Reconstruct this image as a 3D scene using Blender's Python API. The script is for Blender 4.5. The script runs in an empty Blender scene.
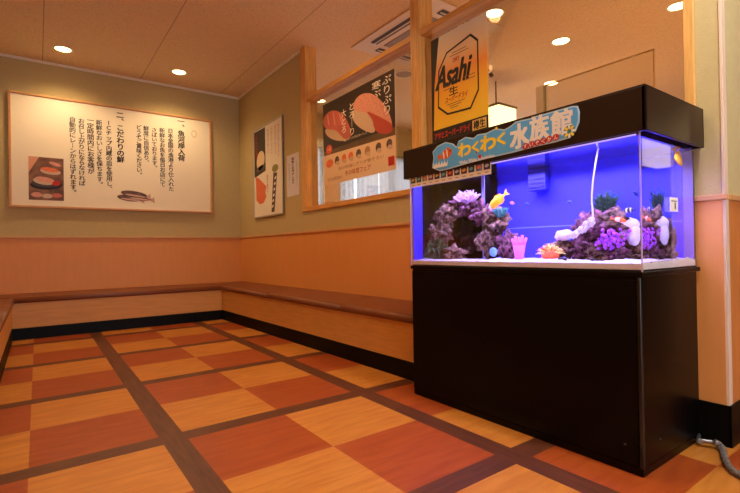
import bpy, bmesh, math, random
from mathutils import Vector, Matrix, noise
random.seed(7)
PI = math.pi
scene = bpy.context.scene
COL = scene.collection

# ------------------------------------------------------------------ camera
F_PX, YAW, PITCH, ROLL, CAM_H = 456.35, 0.629747, 0.006287, -0.016674, 0.81
_cy, _sy = math.cos(YAW), math.sin(YAW)
FWD = Vector((_sy*math.cos(PITCH), _cy*math.cos(PITCH), math.sin(PITCH)))
_R = Vector((_cy, -_sy, 0)); _U = _R.cross(FWD)
RGT = math.cos(ROLL)*_R + math.sin(ROLL)*_U
UPV = -math.sin(ROLL)*_R + math.cos(ROLL)*_U
EYE = Vector((0, 0, CAM_H))
cam_data = bpy.data.cameras.new('camera'); cam = bpy.data.objects.new('camera', cam_data); COL.objects.link(cam)
cam_data.sensor_width = 36; cam_data.lens = F_PX/740*36; cam_data.clip_start = 0.02
cam.matrix_world = Matrix(((RGT.x, UPV.x, -FWD.x, 0), (RGT.y, UPV.y, -FWD.y, 0), (RGT.z, UPV.z, -FWD.z, CAM_H), (0, 0, 0, 1)))
scene.camera = cam

def at(u, v, axis, val):
    """point of a real plane (axis = val) seen at pixel u, v of the 740x493 photograph"""
    d = FWD + RGT*((u-370)/F_PX) + UPV*((246.5-v)/F_PX)
    return EYE + d*((val-EYE[axis])/d[axis])

# ------------------------------------------------------------------ materials
def lin(c):
    f = lambda x: x/12.92 if x <= 0.04045 else ((x+0.055)/1.055)**2.4
    return tuple(f(x/255.0) for x in c) + (1.0,)
MATS = {}
def mat(name, rgb, rough=0.6, metal=0.0, spec=0.5, var=0.0, scale=8.0, stretch=(1, 1, 1), bump=0.0, bscale=60.0, rgb2=None, coat=0.0, emit=0.0, sub=0.0):
    if name in MATS: return MATS[name]
    m = bpy.data.materials.new(name); m.use_nodes = True; MATS[name] = m
    nt = m.node_tree; b = nt.nodes['Principled BSDF']
    c = lin(rgb)
    b.inputs['Base Color'].default_value = c
    b.inputs['Roughness'].default_value = rough
    b.inputs['Metallic'].default_value = metal
    b.inputs['Specular IOR Level'].default_value = spec
    b.inputs['Coat Weight'].default_value = coat
    if emit:
        b.inputs['Emission Color'].default_value = c; b.inputs['Emission Strength'].default_value = emit
    if var or rgb2 or bump:
        tc = nt.nodes.new('ShaderNodeTexCoord'); mp = nt.nodes.new('ShaderNodeMapping')
        mp.inputs['Scale'].default_value = stretch
        nt.links.new(tc.outputs['Object'], mp.inputs['Vector'])
    if var or rgb2:
        n = nt.nodes.new('ShaderNodeTexNoise'); n.inputs['Scale'].default_value = scale; n.inputs['Detail'].default_value = 6
        nt.links.new(mp.outputs[0], n.inputs['Vector'])
        r = nt.nodes.new('ShaderNodeValToRGB')
        c2 = lin(rgb2) if rgb2 else tuple(max(0, x*(1-var)) for x in c[:3])+(1,)
        r.color_ramp.elements[0].color = c2; r.color_ramp.elements[1].color = c
        r.color_ramp.elements[0].position = 0.35; r.color_ramp.elements[1].position = 0.65
        nt.links.new(n.outputs['Fac'], r.inputs[0]); nt.links.new(r.outputs[0], b.inputs['Base Color'])
    if bump:
        n2 = nt.nodes.new('ShaderNodeTexNoise'); n2.inputs['Scale'].default_value = bscale; n2.inputs['Detail'].default_value = 3
        nt.links.new(mp.outputs[0], n2.inputs['Vector'])
        bp = nt.nodes.new('ShaderNodeBump'); bp.inputs['Strength'].default_value = bump; bp.inputs['Distance'].default_value = 0.01
        nt.links.new(n2.outputs['Fac'], bp.inputs['Height']); nt.links.new(bp.outputs[0], b.inputs['Normal'])
    return m
def glow(name, rgb, strength):
    m = bpy.data.materials.new(name); m.use_nodes = True; nt = m.node_tree; nt.nodes.clear()
    e = nt.nodes.new('ShaderNodeEmission'); o = nt.nodes.new('ShaderNodeOutputMaterial')
    e.inputs[0].default_value = lin(rgb); e.inputs[1].default_value = strength
    nt.links.new(e.outputs[0], o.inputs[0]); return m
def pane_mat(name, tint, gloss):
    m = bpy.data.materials.new(name); m.use_nodes = True; nt = m.node_tree; nt.nodes.clear()
    o = nt.nodes.new('ShaderNodeOutputMaterial'); mx = nt.nodes.new('ShaderNodeMixShader')
    t = nt.nodes.new('ShaderNodeBsdfTransparent'); g = nt.nodes.new('ShaderNodeBsdfGlossy'); fr = nt.nodes.new('ShaderNodeFresnel')
    mu = nt.nodes.new('ShaderNodeMath'); mu.operation = 'MULTIPLY'; mu.inputs[1].default_value = gloss
    t.inputs[0].default_value = tint + (1,); g.inputs['Roughness'].default_value = 0.0; fr.inputs[0].default_value = 1.45
    nt.links.new(fr.outputs[0], mu.inputs[0]); nt.links.new(mu.outputs[0], mx.inputs[0])
    nt.links.new(t.outputs[0], mx.inputs[1]); nt.links.new(g.outputs[0], mx.inputs[2]); nt.links.new(mx.outputs[0], o.inputs[0]); return m

WALLP = mat('olive_wallpaper', (196, 178, 128), 0.85, bump=0.15, bscale=180, var=0.05, scale=30)
WAINS = mat('beige_wainscot', (227, 155, 84), 0.5, var=0.04, scale=6, stretch=(6, 6, 0.6))
WOOD = mat('pale_pine', (236, 178, 98), 0.45, var=0.28, scale=7, stretch=(9, 9, 0.7))
WOODH = mat('pale_pine_rail', (230, 170, 92), 0.45, var=0.28, scale=7, stretch=(9, 0.7, 9))
CAPW = mat('rail_wood', (212, 156, 100), 0.45, var=0.15, scale=8, stretch=(1, 1, 6))
BASEB = mat('black_vinyl', (7, 7, 7), 0.45, spec=0.12)
SEAT = mat('brown_vinyl', (124, 68, 38), 0.42, bump=0.08, bscale=220, var=0.08, scale=5)
BFRONT = mat('bench_front_wood', (220, 160, 84), 0.5, var=0.12, scale=6, stretch=(1, 1, 9))
BLACKLAM = mat('black_laminate', (7, 5, 5), 0.32, spec=0.14)
HOODM = mat('dark_brown_laminate', (44, 25, 15), 0.35, spec=0.3, var=0.15, scale=6, stretch=(1, 1, 8))
WHITE = mat('white_plastic', (246, 246, 244), 0.45)
PAPER = mat('white_paper', (244, 236, 220), 0.7)
BOARDW = mat('cream_board', (246, 236, 212), 0.55)
INK = mat('black_ink', (24, 20, 18), 0.6)
RINGM = mat('white_trim', (240, 232, 218), 0.4)
ALU = mat('silver_aluminium', (200, 196, 188), 0.35, metal=0.9)
DARKPRINT = mat('dark_print', (52, 42, 36), 0.45, var=0.2, scale=6)
REDINK = mat('red_ink', (196, 40, 34), 0.6)
PINK1 = mat('pink_fish_print', (200, 112, 98), 0.5, rgb2=(205, 96, 86), scale=25, stretch=(1, 1, 4))
PINK2 = mat('pale_fish_print', (226, 164, 146), 0.5, rgb2=(212, 140, 124), scale=25, stretch=(1, 1, 4))
RICE = mat('rice_print', (214, 186, 160), 0.6, var=0.1, scale=60)
SALM = mat('salmon_print', (224, 96, 52), 0.5, rgb2=(238, 138, 92), scale=30, stretch=(1, 1, 5))
CREAMP = mat('cream_print', (236, 206, 170), 0.6)
GREYP = mat('grey_print', (120, 96, 84), 0.6, rgb2=(70, 56, 52), scale=30)
LAVP = mat('lavender_paper', (226, 222, 232), 0.7)

# ------------------------------------------------------------------ mesh building
def tag(o, label=None, cat=None, group=None, kind=None):
    if label: o['label'] = label
    if cat: o['category'] = cat
    if group: o['group'] = group
    if kind: o['kind'] = kind
    return o
def thing(name, label, cat, loc=(0, 0, 0), group=None, kind=None):
    o = bpy.data.objects.new(name, None); o.empty_display_size = 0.05; COL.objects.link(o); o.location = loc
    return tag(o, label, cat, group, kind)
class MB:
    """collects shapes (world coordinates) into one mesh object"""
    def __init__(s): s.bm = bmesh.new(); s.mats = []
    def mi(s, m):
        if m not in s.mats: s.mats.append(m)
        return s.mats.index(m)
    def box(s, a, b, m, bevel=0.0, seg=2):
        a, b = Vector(a), Vector(b); lo = Vector(map(min, a, b)); hi = Vector(map(max, a, b))
        vs = [s.bm.verts.new((x, y, z)) for x in (lo.x, hi.x) for y in (lo.y, hi.y) for z in (lo.z, hi.z)]
        fs = [s.bm.faces.new([vs[i] for i in q]) for q in ((0, 1, 3, 2), (4, 6, 7, 5), (0, 4, 5, 1), (2, 3, 7, 6), (0, 2, 6, 4), (1, 5, 7, 3))]
        i = s.mi(m)
        for f in fs: f.material_index = i
        if bevel:
            es = list({e for f in fs for e in f.edges})
            r = bmesh.ops.bevel(s.bm, geom=es, offset=bevel, segments=seg, affect='EDGES', profile=0.5)
            for f in r['faces']: f.material_index = i
        return s
    def prism(s, pts, ext, m):
        """closed polygon pts (Vectors) extruded by vector ext"""
        i = s.mi(m); ext = Vector(ext)
        a = [s.bm.verts.new(p) for p in pts]; b = [s.bm.verts.new(Vector(p)+ext) for p in pts]; n = len(a)
        s.bm.faces.new(a).material_index = i; s.bm.faces.new(b[::-1]).material_index = i
        for k in range(n): s.bm.faces.new((a[k], b[k], b[(k+1) % n], a[(k+1) % n])).material_index = i
        return s
    def tube(s, pts, rad, m, n=10, caps=True):
        pts = [Vector(p) for p in pts]; i = s.mi(m); rings = []
        rf = rad if callable(rad) else (lambda t: rad)
        ref = Vector((0.31, 0.17, 0.93)).normalized()
        for k, p in enumerate(pts):
            d = (pts[min(k+1, len(pts)-1)]-pts[max(k-1, 0)]).normalized()
            a = d.cross(ref)
            if a.length < 1e-3: a = d.cross(Vector((1, 0, 0)))
            a.normalize(); b = d.cross(a); r = rf(k/(len(pts)-1))
            rings.append([s.bm.verts.new(p+(a*math.cos(2*PI*j/n)+b*math.sin(2*PI*j/n))*r) for j in range(n)])
        for A, B in zip(rings, rings[1:]):
            for j in range(n):
                f = s.bm.faces.new((A[j], A[(j+1) % n], B[(j+1) % n], B[j])); f.material_index = i; f.smooth = True
        if caps:
            s.bm.faces.new(rings[0][::-1]).material_index = i; s.bm.faces.new(rings[-1]).material_index = i
        return s
    def lathe(s, c, prof, m, n=24, smooth=True):
        """profile [(r, dz)] turned about the vertical through c"""
        c = Vector(c); i = s.mi(m); rings = []
        for r, dz in prof: rings.append([s.bm.verts.new(c+Vector((r*math.cos(2*PI*j/n), r*math.sin(2*PI*j/n), dz))) for j in range(n)])
        for A, B in zip(rings, rings[1:]):
            for j in range(n):
                f = s.bm.faces.new((A[j], A[(j+1) % n], B[(j+1) % n], B[j])); f.material_index = i; f.smooth = smooth
        return s
    def disk(s, c, r, m, n=24):
        c = Vector(c); s.bm.faces.new([s.bm.verts.new(c+Vector((r*math.cos(2*PI*j/n), r*math.sin(2*PI*j/n), 0))) for j in range(n)]).material_index = s.mi(m); return s
    def blob(s, c, rad, m, amp=0.25, freq=2.2, sub=3, seed=0.0, oct=3):
        c = Vector(c); r = Vector(rad) if not isinstance(rad, (int, float)) else Vector((rad,)*3)
        g = bmesh.ops.create_icosphere(s.bm, subdivisions=sub, radius=1.0); i = s.mi(m)
        for v in g['verts']:
            d = v.co.copy(); k = 0.0; a = amp; f = freq
            for _ in range(oct):
                k += a*noise.noise(d*f+Vector((seed*3.7, seed*1.3, seed*2.1))); a *= 0.5; f *= 2.1
            v.co = c+Vector((d.x*r.x, d.y*r.y, d.z*r.z))*(1+k)
        for f in {f for v in g['verts'] for f in v.link_faces}: f.material_index = i; f.smooth = True
        return s
    def grid(s, fn, nu, nv, m, smooth=True):
        i = s.mi(m); vs = [[s.bm.verts.new(fn(a/nu, b/nv)) for b in range(nv+1)] for a in range(nu+1)]
        for a in range(nu):
            for b in range(nv):
                f = s.bm.faces.new((vs[a][b], vs[a+1][b], vs[a+1][b+1], vs[a][b+1])); f.material_index = i; f.smooth = smooth
        return s
    def build(s, name, parent=None, kind=None, label=None, origin=None):
        me = bpy.data.meshes.new(name); bmesh.ops.recalc_face_normals(s.bm, faces=s.bm.faces)
        o = bpy.data.objects.new(name, me); COL.objects.link(o)
        off = Vector((0, 0, 0))
        if parent is not None:
            o.parent = parent; p = parent
            while p is not None: off += Vector(p.location); p = p.parent
        if origin is not None and parent is None:
            o.location = origin; off = Vector(origin)
        if off.length > 0: bmesh.ops.translate(s.bm, verts=s.bm.verts, vec=-off)
        s.bm.to_mesh(me); s.bm.free()
        for m in s.mats: me.materials.append(m)
        if kind: o['kind'] = kind
        if label: o['label'] = label
        return o

# flat artwork in the plane of a wall: r = right, Z = up, n = towards the viewer
class Face:
    def __init__(s, axis, val):
        s.axis, s.val = axis, val
        s.r, s.n = (Vector((0, -1, 0)), Vector((-1, 0, 0))) if axis == 0 else (Vector((1, 0, 0)), Vector((0, -1, 0)))
    def px(s, u, v):
        p = at(u, v, s.axis, s.val); return (p.dot(s.r), p.z)
    def w(s, x, y, h=0.0):
        return s.r*x+Vector((0, 0, y))-s.n*0+s.base()+s.n*h
    def base(s):
        return Vector((s.val, 0, 0)) if s.axis == 0 else Vector((0, s.val, 0))
def flat(mb, F, pts, h, m, t=0.0006):
    """thin printed shape lying h in front of the face"""
    mb.prism([F.w(x, y, h) for x, y in pts], F.n*t, m)
def ell(cx, cy, rx, ry, rot=0.0, n=20, a0=0.0, a1=2*PI):
    full = abs(a1-a0-2*PI) < 1e-6; k = n if full else n+1; o = []
    for i in range(k):
        a = a0+(a1-a0)*i/n; x, y = rx*math.cos(a), ry*math.sin(a)
        o.append((cx+x*math.cos(rot)-y*math.sin(rot), cy+x*math.sin(rot)+y*math.cos(rot)))
    return o
def text(name, body, F, box, h, m, parent, bold=0.0, uniform=False, slant=0.0, xs_=1.0, spacing=1.0):
    """lettering fitted into box (x0, y0, x1, y1) of face F, h in front of it"""
    cu = bpy.data.curves.new('lettering', 'FONT'); cu.body = body; cu.align_x = 'CENTER'; cu.resolution_u = 3; cu.space_line = spacing
    tmp = bpy.data.objects.new('lettering', cu); me = bpy.data.meshes.new_from_object(tmp)
    bpy.data.objects.remove(tmp); bpy.data.curves.remove(cu)
    xs = [v.co.x for v in me.vertices]; ys = [v.co.y for v in me.vertices]
    mx0, mx1, my0, my1 = min(xs), max(xs), min(ys), max(ys)
    x0, y0, x1, y1 = box; sy = (y1-y0)/(my1-my0); sx = sy if uniform else (x1-x0)/(mx1-mx0)
    if uniform: x0 = (x0+x1)/2-sx*(mx1-mx0)/2
    off = Vector((0, 0, 0)); p = parent
    while p is not None: off += Vector(p.location); p = p.parent
    sx *= xs_; x0 += (mx1-mx0)*(1-xs_)*sx/xs_/2
    loc = [((v.co.x-mx0)*sx, (v.co.y-my0)*sy) for v in me.vertices]; nv = len(loc)
    sh = [(0, 0)]
    if bold: d = bold*sy; sh = [(-d, -d*0.7), (-d, d*0.7), (d, -d*0.7), (d, d*0.7), (0, 0)]
    faces = [tuple(p.vertices) for p in me.polygons]; me.clear_geometry()
    me.from_pydata([tuple(F.w(x0+lx+dx+slant*ly, y0+ly+dy, h+0.00004*k)-off) for k, (dx, dy) in enumerate(sh) for lx, ly in loc], [], [tuple(i+k*nv for i in f) for k in range(len(sh)) for f in faces])
    me.materials.clear(); me.materials.append(m)
    for pl in me.polygons: pl.material_index = 0
    o = bpy.data.objects.new(name, me); COL.objects.link(o); o.parent = parent
    return o

# ------------------------------------------------------------------ room
XW, YB, H = 2.22, 6.0, 2.89           # right wall face, back wall face, ceiling
XL, YR, XF = -0.68, -2.4, 8.6         # left wall, rear wall, far dining wall
YC = 0.64                              # outer corner of the right wall

def floor_material():
    m = bpy.data.materials.new('checkered_floor'); m.use_nodes = True; nt = m.node_tree; b = nt.nodes['Principled BSDF']
    N = lambda t: nt.nodes.new(t); L = nt.links.new
    tc = N('ShaderNodeTexCoord'); sx = N('ShaderNodeSeparateXYZ'); L(tc.outputs['Object'], sx.inputs[0])
    T, S = 0.458, 0.098; P = 2*T+S
    def mth(op, a, b_=None):
        n = N('ShaderNodeMath'); n.operation = op
        for k, q in enumerate((a, b_)):
            if q is None: continue
            if isinstance(q, (int, float)): n.inputs[k].default_value = q
            else: L(q, n.inputs[k])
        return n.outputs[0]
    def split(o, x0):
        f = mth('MULTIPLY', mth('FRACT', mth('DIVIDE', mth('ADD', o, 20*P-x0), P)), P)
        return mth('GREATER_THAN', f, T), mth('GREATER_THAN', f, 2*T)
    ix, stx = split(sx.outputs[0], 0.5207); iy, sty = split(sx.outputs[1], 2.179)
    par = mth('ABSOLUTE', mth('SUBTRACT', ix, iy)); strip = mth('MAXIMUM', stx, sty)
    def grain(stretch, c1, c2, sc):
        mp = N('ShaderNodeMapping'); mp.inputs['Scale'].default_value = stretch; L(tc.outputs['Object'], mp.inputs[0])
        n = N('ShaderNodeTexNoise'); n.inputs['Scale'].default_value = sc; n.inputs['Detail'].default_value = 7; n.inputs['Distortion'].default_value = 0.6; L(mp.outputs[0], n.inputs['Vector'])
        r = N('ShaderNodeValToRGB'); r.color_ramp.elements[0].position = 0.32; r.color_ramp.elements[1].position = 0.68
        r.color_ramp.elements[0].color = lin(c1); r.color_ramp.elements[1].color = lin(c2); L(n.outputs['Fac'], r.inputs[0]); return r.outputs[0]
    yel = grain((2.2, 14, 1), FLOOR_Y2, FLOOR_Y, 2.2); red = grain((2.2, 14, 1), FLOOR_R2, FLOOR_R, 2.2)
    sx_ = grain((2, 22, 1), FLOOR_S2, FLOOR_S, 2.5); sy_ = grain((22, 2, 1), FLOOR_S2, FLOOR_S, 2.5)
    def mix(f, a, b_):
        n = N('ShaderNodeMix'); n.data_type = 'RGBA'; L(f, n.inputs[0]); L(a, n.inputs[6]); L(b_, n.inputs[7]); return n.outputs[2]
    c = mix(par, yel, red); c = mix(strip, c, mix(stx, sx_, sy_)); L(c, b.inputs['Base Color'])
    b.inputs['Roughness'].default_value = 0.38; b.inputs['Specular IOR Level'].default_value = 0.35
    n2 = N('ShaderNodeTexNoise'); n2.inputs['Scale'].default_value = 90; L(tc.outputs['Object'], n2.inputs['Vector'])
    bp = N('ShaderNodeBump'); bp.inputs['Strength'].default_value = 0.05; bp.inputs['Distance'].default_value = 0.005
    L(n2.outputs['Fac'], bp.inputs['Height']); L(bp.outputs[0], b.inputs['Normal'])
    return m
FLOOR_Y, FLOOR_Y2 = (200, 132, 54), (178, 108, 38)
FLOOR_R, FLOOR_R2 = (166, 78, 30), (146, 62, 24)
FLOOR_S, FLOOR_S2 = (102, 58, 36), (76, 40, 26)

def ceiling_material():
    m = bpy.data.materials.new('speckled_ceiling_board'); m.use_nodes = True; nt = m.node_tree; b = nt.nodes['Principled BSDF']
    N = lambda t: nt.nodes.new(t); L = nt.links.new
    tc = N('ShaderNodeTexCoord'); sx = N('ShaderNodeSeparateXYZ'); L(tc.outputs['Object'], sx.inputs[0])
    def mth(op, a, b_):
        n = N('ShaderNodeMath'); n.operation = op
        for k, q in enumerate((a, b_)):
            if isinstance(q, (int, float)): n.inputs[k].default_value = q
            else: L(q, n.inputs[k])
        return n.outputs[0]
    f = mth('FRACT', mth('DIVIDE', mth('ADD', sx.outputs[0], 20*0.95-0.06), 0.95), 0)
    ln = mth('MULTIPLY', mth('LESS_THAN', f, 0.0075), mth('LESS_THAN', sx.outputs[0], 2.15))
    n = N('ShaderNodeTexNoise'); n.inputs['Scale'].default_value = 70; n.inputs['Detail'].default_value = 4; L(tc.outputs['Object'], n.inputs['Vector'])
    r = N('ShaderNodeValToRGB'); r.color_ramp.elements[0].position = 0.36; r.color_ramp.elements[1].position = 0.5
    r.color_ramp.elements[0].color = lin((224, 196, 158)); r.color_ramp.elements[1].color = lin((240, 214, 176)); L(n.outputs['Fac'], r.inputs[0])
    mx = N('ShaderNodeMix'); mx.data_type = 'RGBA'; L(ln, mx.inputs[0]); L(r.outputs[0], mx.inputs[6]); mx.inputs[7].default_value = lin((180, 154, 122))
    L(mx.outputs[2], b.inputs['Base Color']); b.inputs['Roughness'].default_value = 0.95
    return m

MB().box((XL-0.1, YR-0.1, -0.1), (XF+0.1, YB+0.1, 0), floor_material()).build('floor', kind='structure')
MB().box((XL-0.1, YR-0.1, H), (XF+0.1, YB+0.1, H+0.1), ceiling_material()).build('ceiling', kind='structure')
MB().box((XL-0.1, YB, 0), (XW+0.12, YB+0.1, H), WALLP).build('wall_back', kind='structure')
MB().box((XL-0.1, YR-0.1, 0), (XL, YB, H), WALLP).build('wall_left', kind='structure')
wr = MB()
wr.box((XW, 4.2, 0), (XW+0.12, YB, H), WALLP)
wr.box((XW, YC+0.002, 0), (XW+0.12, 4.2, 1.205), WALLP)
wr.box((XW, YC+0.002, 1.205), (XW+0.12, 0.728, H), WALLP)
wr.build('wall_right', kind='structure')
WAINZ = 0.985
for nm, a, b in (('wall_back_wainscot', (XL, YB-0.006, 0.3), (XW, YB, WAINZ)), ('wall_right_wainscot', (XW-0.006, YC+0.002, 0.0), (XW, YB-0.006, WAINZ)), ('wall_left_wainscot', (XL, YR, 0.0), (XL+0.006, YB-0.006, WAINZ))):
    MB().box(a, b, WAINS).build(nm, kind='structure')
MB().box((XL, YB-0.018, WAINZ), (XW, YB, WAINZ+0.022), CAPW, 0.003).build('trim_1', kind='structure')
MB().box((XW-0.018, YC-0.016, WAINZ), (XW, YB-0.018, WAINZ+0.022), CAPW, 0.003).build('trim_2', kind='structure')
MB().box((XL, YB-0.015, H-0.03), (XW, YB, H), RINGM, 0.003).build('trim_3', kind='structure')
MB().box((XW-0.015, 4.2, H-0.03), (XW, YB-0.015, H), RINGM, 0.003).build('trim_4', kind='structure')
# wall turning the corner on the right, with its light corner bead
MB().box((XW+0.012, YC-0.0, 0), (XF, YC+0.1, H), WALLP).build('wall_corner', kind='structure')
MB().box((XW+0.035, YC-0.006, 0), (XF, YC, WAINZ), mat('orange_wainscot', (206, 128, 62), 0.5, var=0.1, scale=6, stretch=(6, 6, 0.6))).build('wall_corner_wainscot', kind='structure')
MB().box((XW-0.004, YC-0.008, 0.16), (XW+0.032, YC+0.004, H), mat('corner_bead', (224, 200, 178), 0.4), 0.002).build('trim_5', kind='structure')
MB().box((XW+0.032, YC-0.016, WAINZ), (XF, YC, WAINZ+0.022), CAPW, 0.003).build('trim_6', kind='structure')
MB().box((XW-0.014, YC-0.014, 0), (XW-0.006, 1.9, 0.165), BASEB, 0.002).build('baseboard_right', kind='structure')
MB().box((XW-0.014, YC-0.016, 0), (XF, YC-0.006, 0.165), BASEB, 0.002).build('baseboard_corner', kind='structure')
# rear and far walls of the place, with a glazed entrance behind the photographer
rw = MB()
rw.box((XL-0.1, YR-0.1, 0), (0.0, YR, H), WALLP); rw.box((2.0, YR-0.1, 0), (XF, YR, H), WALLP); rw.box((0.0, YR-0.1, 2.3), (2.0, YR, H), WALLP)
rw.build('wall_rear', kind='structure')
MB().box((XF, YR-0.1, 0), (XF+0.1, YB+0.1, H), WALLP).build('wall_far', kind='structure')
dr = MB()
for x in (0.0, 0.98, 1.95): dr.box((x, YR-0.07, 0), (x+0.05, YR-0.02, 2.3), ALU)
for z in (0.0, 1.0, 2.25): dr.box((0.0, YR-0.07, z), (2.0, YR-0.02, z+0.05), ALU)
dr.build('door_1', kind='structure')
# wall of the dining room behind the opening, with its daylight windows
WINX = [(2.95, 3.52), (3.78, 5.9), (6.2, 8.2)]; WZ0, WZ1 = 0.75, 2.36
dw = MB(); x = XW+0.12
for a, b in WINX: dw.box((x, YB, 0), (a, YB+0.1, H), WALLP); dw.box((a, YB, 0), (b, YB+0.1, WZ0), WALLP); dw.box((a, YB, WZ1), (b, YB+0.1, H), WALLP); x = b
dw.box((x, YB, 0), (XF+0.1, YB+0.1, H), WALLP); dw.build('wall_dining', kind='structure')
FRAMEW = mat('window_frame_brown', (150, 120, 96), 0.4)
for k, (a, b) in enumerate(WINX):
    f = MB(); f.box((a, YB+0.02, WZ0), (b, YB+0.07, WZ0+0.04), FRAMEW); f.box((a, YB+0.02, WZ1-0.05), (b, YB+0.07, WZ1), FRAMEW)
    n = max(1, round((b-a)/0.85))
    for i in range(n+1):
        xx = a+(b-a-0.05)*i/n; f.box((xx, YB+0.02, WZ0), (xx+0.05, YB+0.07, WZ1), FRAMEW)
    f.build('window_%d' % (k+3), kind='structure')
MB().box((3.52, YB-0.03, 0), (3.78, YB, H), WOOD).build('trim_7', kind='structure')
# blinds
BL = bpy.data.materials.new('sheer_blind'); BL.use_nodes = True
_nt = BL.node_tree; _nt.nodes.clear(); _o = _nt.nodes.new('ShaderNodeOutputMaterial'); _m = _nt.nodes.new('ShaderNodeMixShader'); _d = _nt.nodes.new('ShaderNodeBsdfDiffuse'); _t = _nt.nodes.new('ShaderNodeBsdfTranslucent')
_d.inputs[0].default_value = (0.6, 0.6, 0.64, 1); _t.inputs[0].default_value = (0.3, 0.31, 0.34, 1); _m.inputs[0].default_value = 0.6
_nt.links.new(_d.outputs[0], _m.inputs[1]); _nt.links.new(_t.outputs[0], _m.inputs[2]); _nt.links.new(_m.outputs[0], _o.inputs[0])
blinds = [(2.97, 3.49, 'left of the wooden pillar in the dining room'), (3.785, 4.06, 'narrow drop just right of the wooden pillar'), (4.10, 4.55, 'middle drop right of the bright gap'), (4.555, 5.88, 'wide drop reaching behind the aquarium hood')]
for a, b, s in blinds:
    t = thing('window_blind', 'pale sheer blind, '+s, 'blind', ((a+b)/2, YB-0.02, WZ1), 'sheer blinds in the dining windows')
    bl = MB(); bl.grid(lambda p, q: Vector((a+(b-a)*p, YB-0.03+0.006*math.sin(p*(b-a)*70), WZ0-0.02+(WZ1-WZ0)*q)), 60, 1, BL).build('fabric', t)
    MB().tube([(a, YB-0.03, WZ1+0.01), (b, YB-0.03, WZ1+0.01)], 0.016, mat('blind_rail', (96, 84, 76), 0.5), 10).build('head_rail', t)

# wooden partition frame on top of the low wall
MB().box((XW-0.012, 4.10, 1.25), (XW+0.122, 4.205, H), WOOD, 0.003).build('trim_8', kind='structure')     # left post
MB().box((XW-0.012, 2.395, 1.25), (XW+0.122, 2.49, H), WOOD, 0.003).build('trim_9', kind='structure')       # middle post
MB().box((XW-0.012, 0.728, 1.25), (XW+0.132, 0.765, H), WOOD, 0.003).build('trim_10', kind='structure')     # right jamb
MB().box((XW-0.006, 2.49, 2.325), (XW+0.116, 4.10, 2.366), WOODH, 0.003).build('trim_11', kind='structure')
MB().box((XW-0.006, 0.765, 2.325), (XW+0.116, 2.395, 2.366), WOODH, 0.003).build('trim_12', kind='structure')
MB().box((XW-0.016, 0.728, 1.205), (XW+0.136, 4.205, 1.25), WOODH, 0.003).build('trim_13', kind='structure')
GLASS = pane_mat('clear_glass', (0.96, 0.97, 0.96), 0.45)
for k, (a, b) in enumerate(((2.49, 4.10), (0.765, 2.395))):
    t = MB(); t.box((XW+0.046, a, 1.25), (XW+0.052, b, 2.325), GLASS); t.build('window_%d' % (k+1), kind='structure')

# ------------------------------------------------------------------ benches
def bench(name, label, path_front, path_back, cuts, zb=(0.402, 0.402)):
    """path_front/back: two ends of the front and the wall edge at floor level; cuts: fractions of cushion seams"""
    f0, f1 = map(Vector, path_front); b0, b1 = map(Vector, path_back)
    t = thing(name, label, 'bench', (f0+f1+b0+b1)/4, 'built-in waiting benches')
    nrm = ((f0-b0)-((f0-b0).dot((f1-f0).normalized()))*(f1-f0).normalized()).normalized()
    z0, z1 = 0.352, 0.402
    cs = [0]+cuts+[1]
    for a, b in zip(cs, cs[1:]):
        g = 0.002/(f1-f0).length
        A = f0.lerp(f1, a+g if a else 0); B = f0.lerp(f1, b-g if b < 1 else 1); A2 = b0.lerp(b1, a+g if a else 0); B2 = b0.lerp(b1, b-g if b < 1 else 1); za = zb[0]+(zb[1]-zb[0])*a; zc = zb[0]+(zb[1]-zb[0])*b
        # rounded nose profile along the section
        prof = [(-0.03, z0), (0.012, z0), (0.022, z0+0.006), (0.028, z0+0.016), (0.028, z1-0.018), (0.022, z1-0.007), (0.010, z1-0.001), (-0.02, z1)]
        m = MB(); ra = [m.bm.verts.new(A+nrm*p+Vector((0, 0, z))) for p, z in prof]+[m.bm.verts.new(A2+Vector((0, 0, za))), m.bm.verts.new(A2+Vector((0, 0, z0)))]
        rb = [m.bm.verts.new(B+nrm*p+Vector((0, 0, z))) for p, z in prof]+[m.bm.verts.new(B2+Vector((0, 0, zc))), m.bm.verts.new(B2+Vector((0, 0, z0)))]
        m.mi(SEAT); n = len(ra)
        for k in range(n): m.bm.faces.new((ra[k], ra[(k+1) % n], rb[(k+1) % n], rb[k])).smooth = (k < 7)
        m.bm.faces.new(ra); m.bm.faces.new(rb[::-1]); m.build('seat_cushion', t)
    I = -nrm
    MB().prism([f0+Vector((0, 0, 0.112)), f1+Vector((0, 0, 0.112)), f1+Vector((0, 0, z0)), f0+Vector((0, 0, z0))], I*0.02, BFRONT).build('front_panel', t)
    MB().prism([f0+nrm*0.006, f1+nrm*0.006, f1+nrm*0.006+Vector((0, 0, 0.112)), f0+nrm*0.006+Vector((0, 0, 0.112))], I*0.026, BASEB).build('kick_board', t)
    return t
CR, CL = (1.79, 5.50, 0), (-0.205, 5.50, 0)
bench('bench', 'long brown vinyl bench along the right wall, running up to the black aquarium stand', ((1.858, 1.96, 0), CR), ((XW-0.008, 1.96, 0), (XW-0.008, YB-0.008, 0)), [0.26, 0.62], (0.432, 0.412))
bench('bench', 'brown vinyl bench along the back wall below the framed notice board', (CL, CR), ((XL+0.008, YB-0.008, 0), (XW-0.008, YB-0.008, 0)), [], (0.41, 0.41))
bench('bench', 'brown vinyl bench along the left edge of the picture, seen end on', (CL, (-0.205, 1.2, 0)), ((XL+0.008, YB-0.008, 0), (XL+0.008, 1.2, 0)), [0.5])

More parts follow.
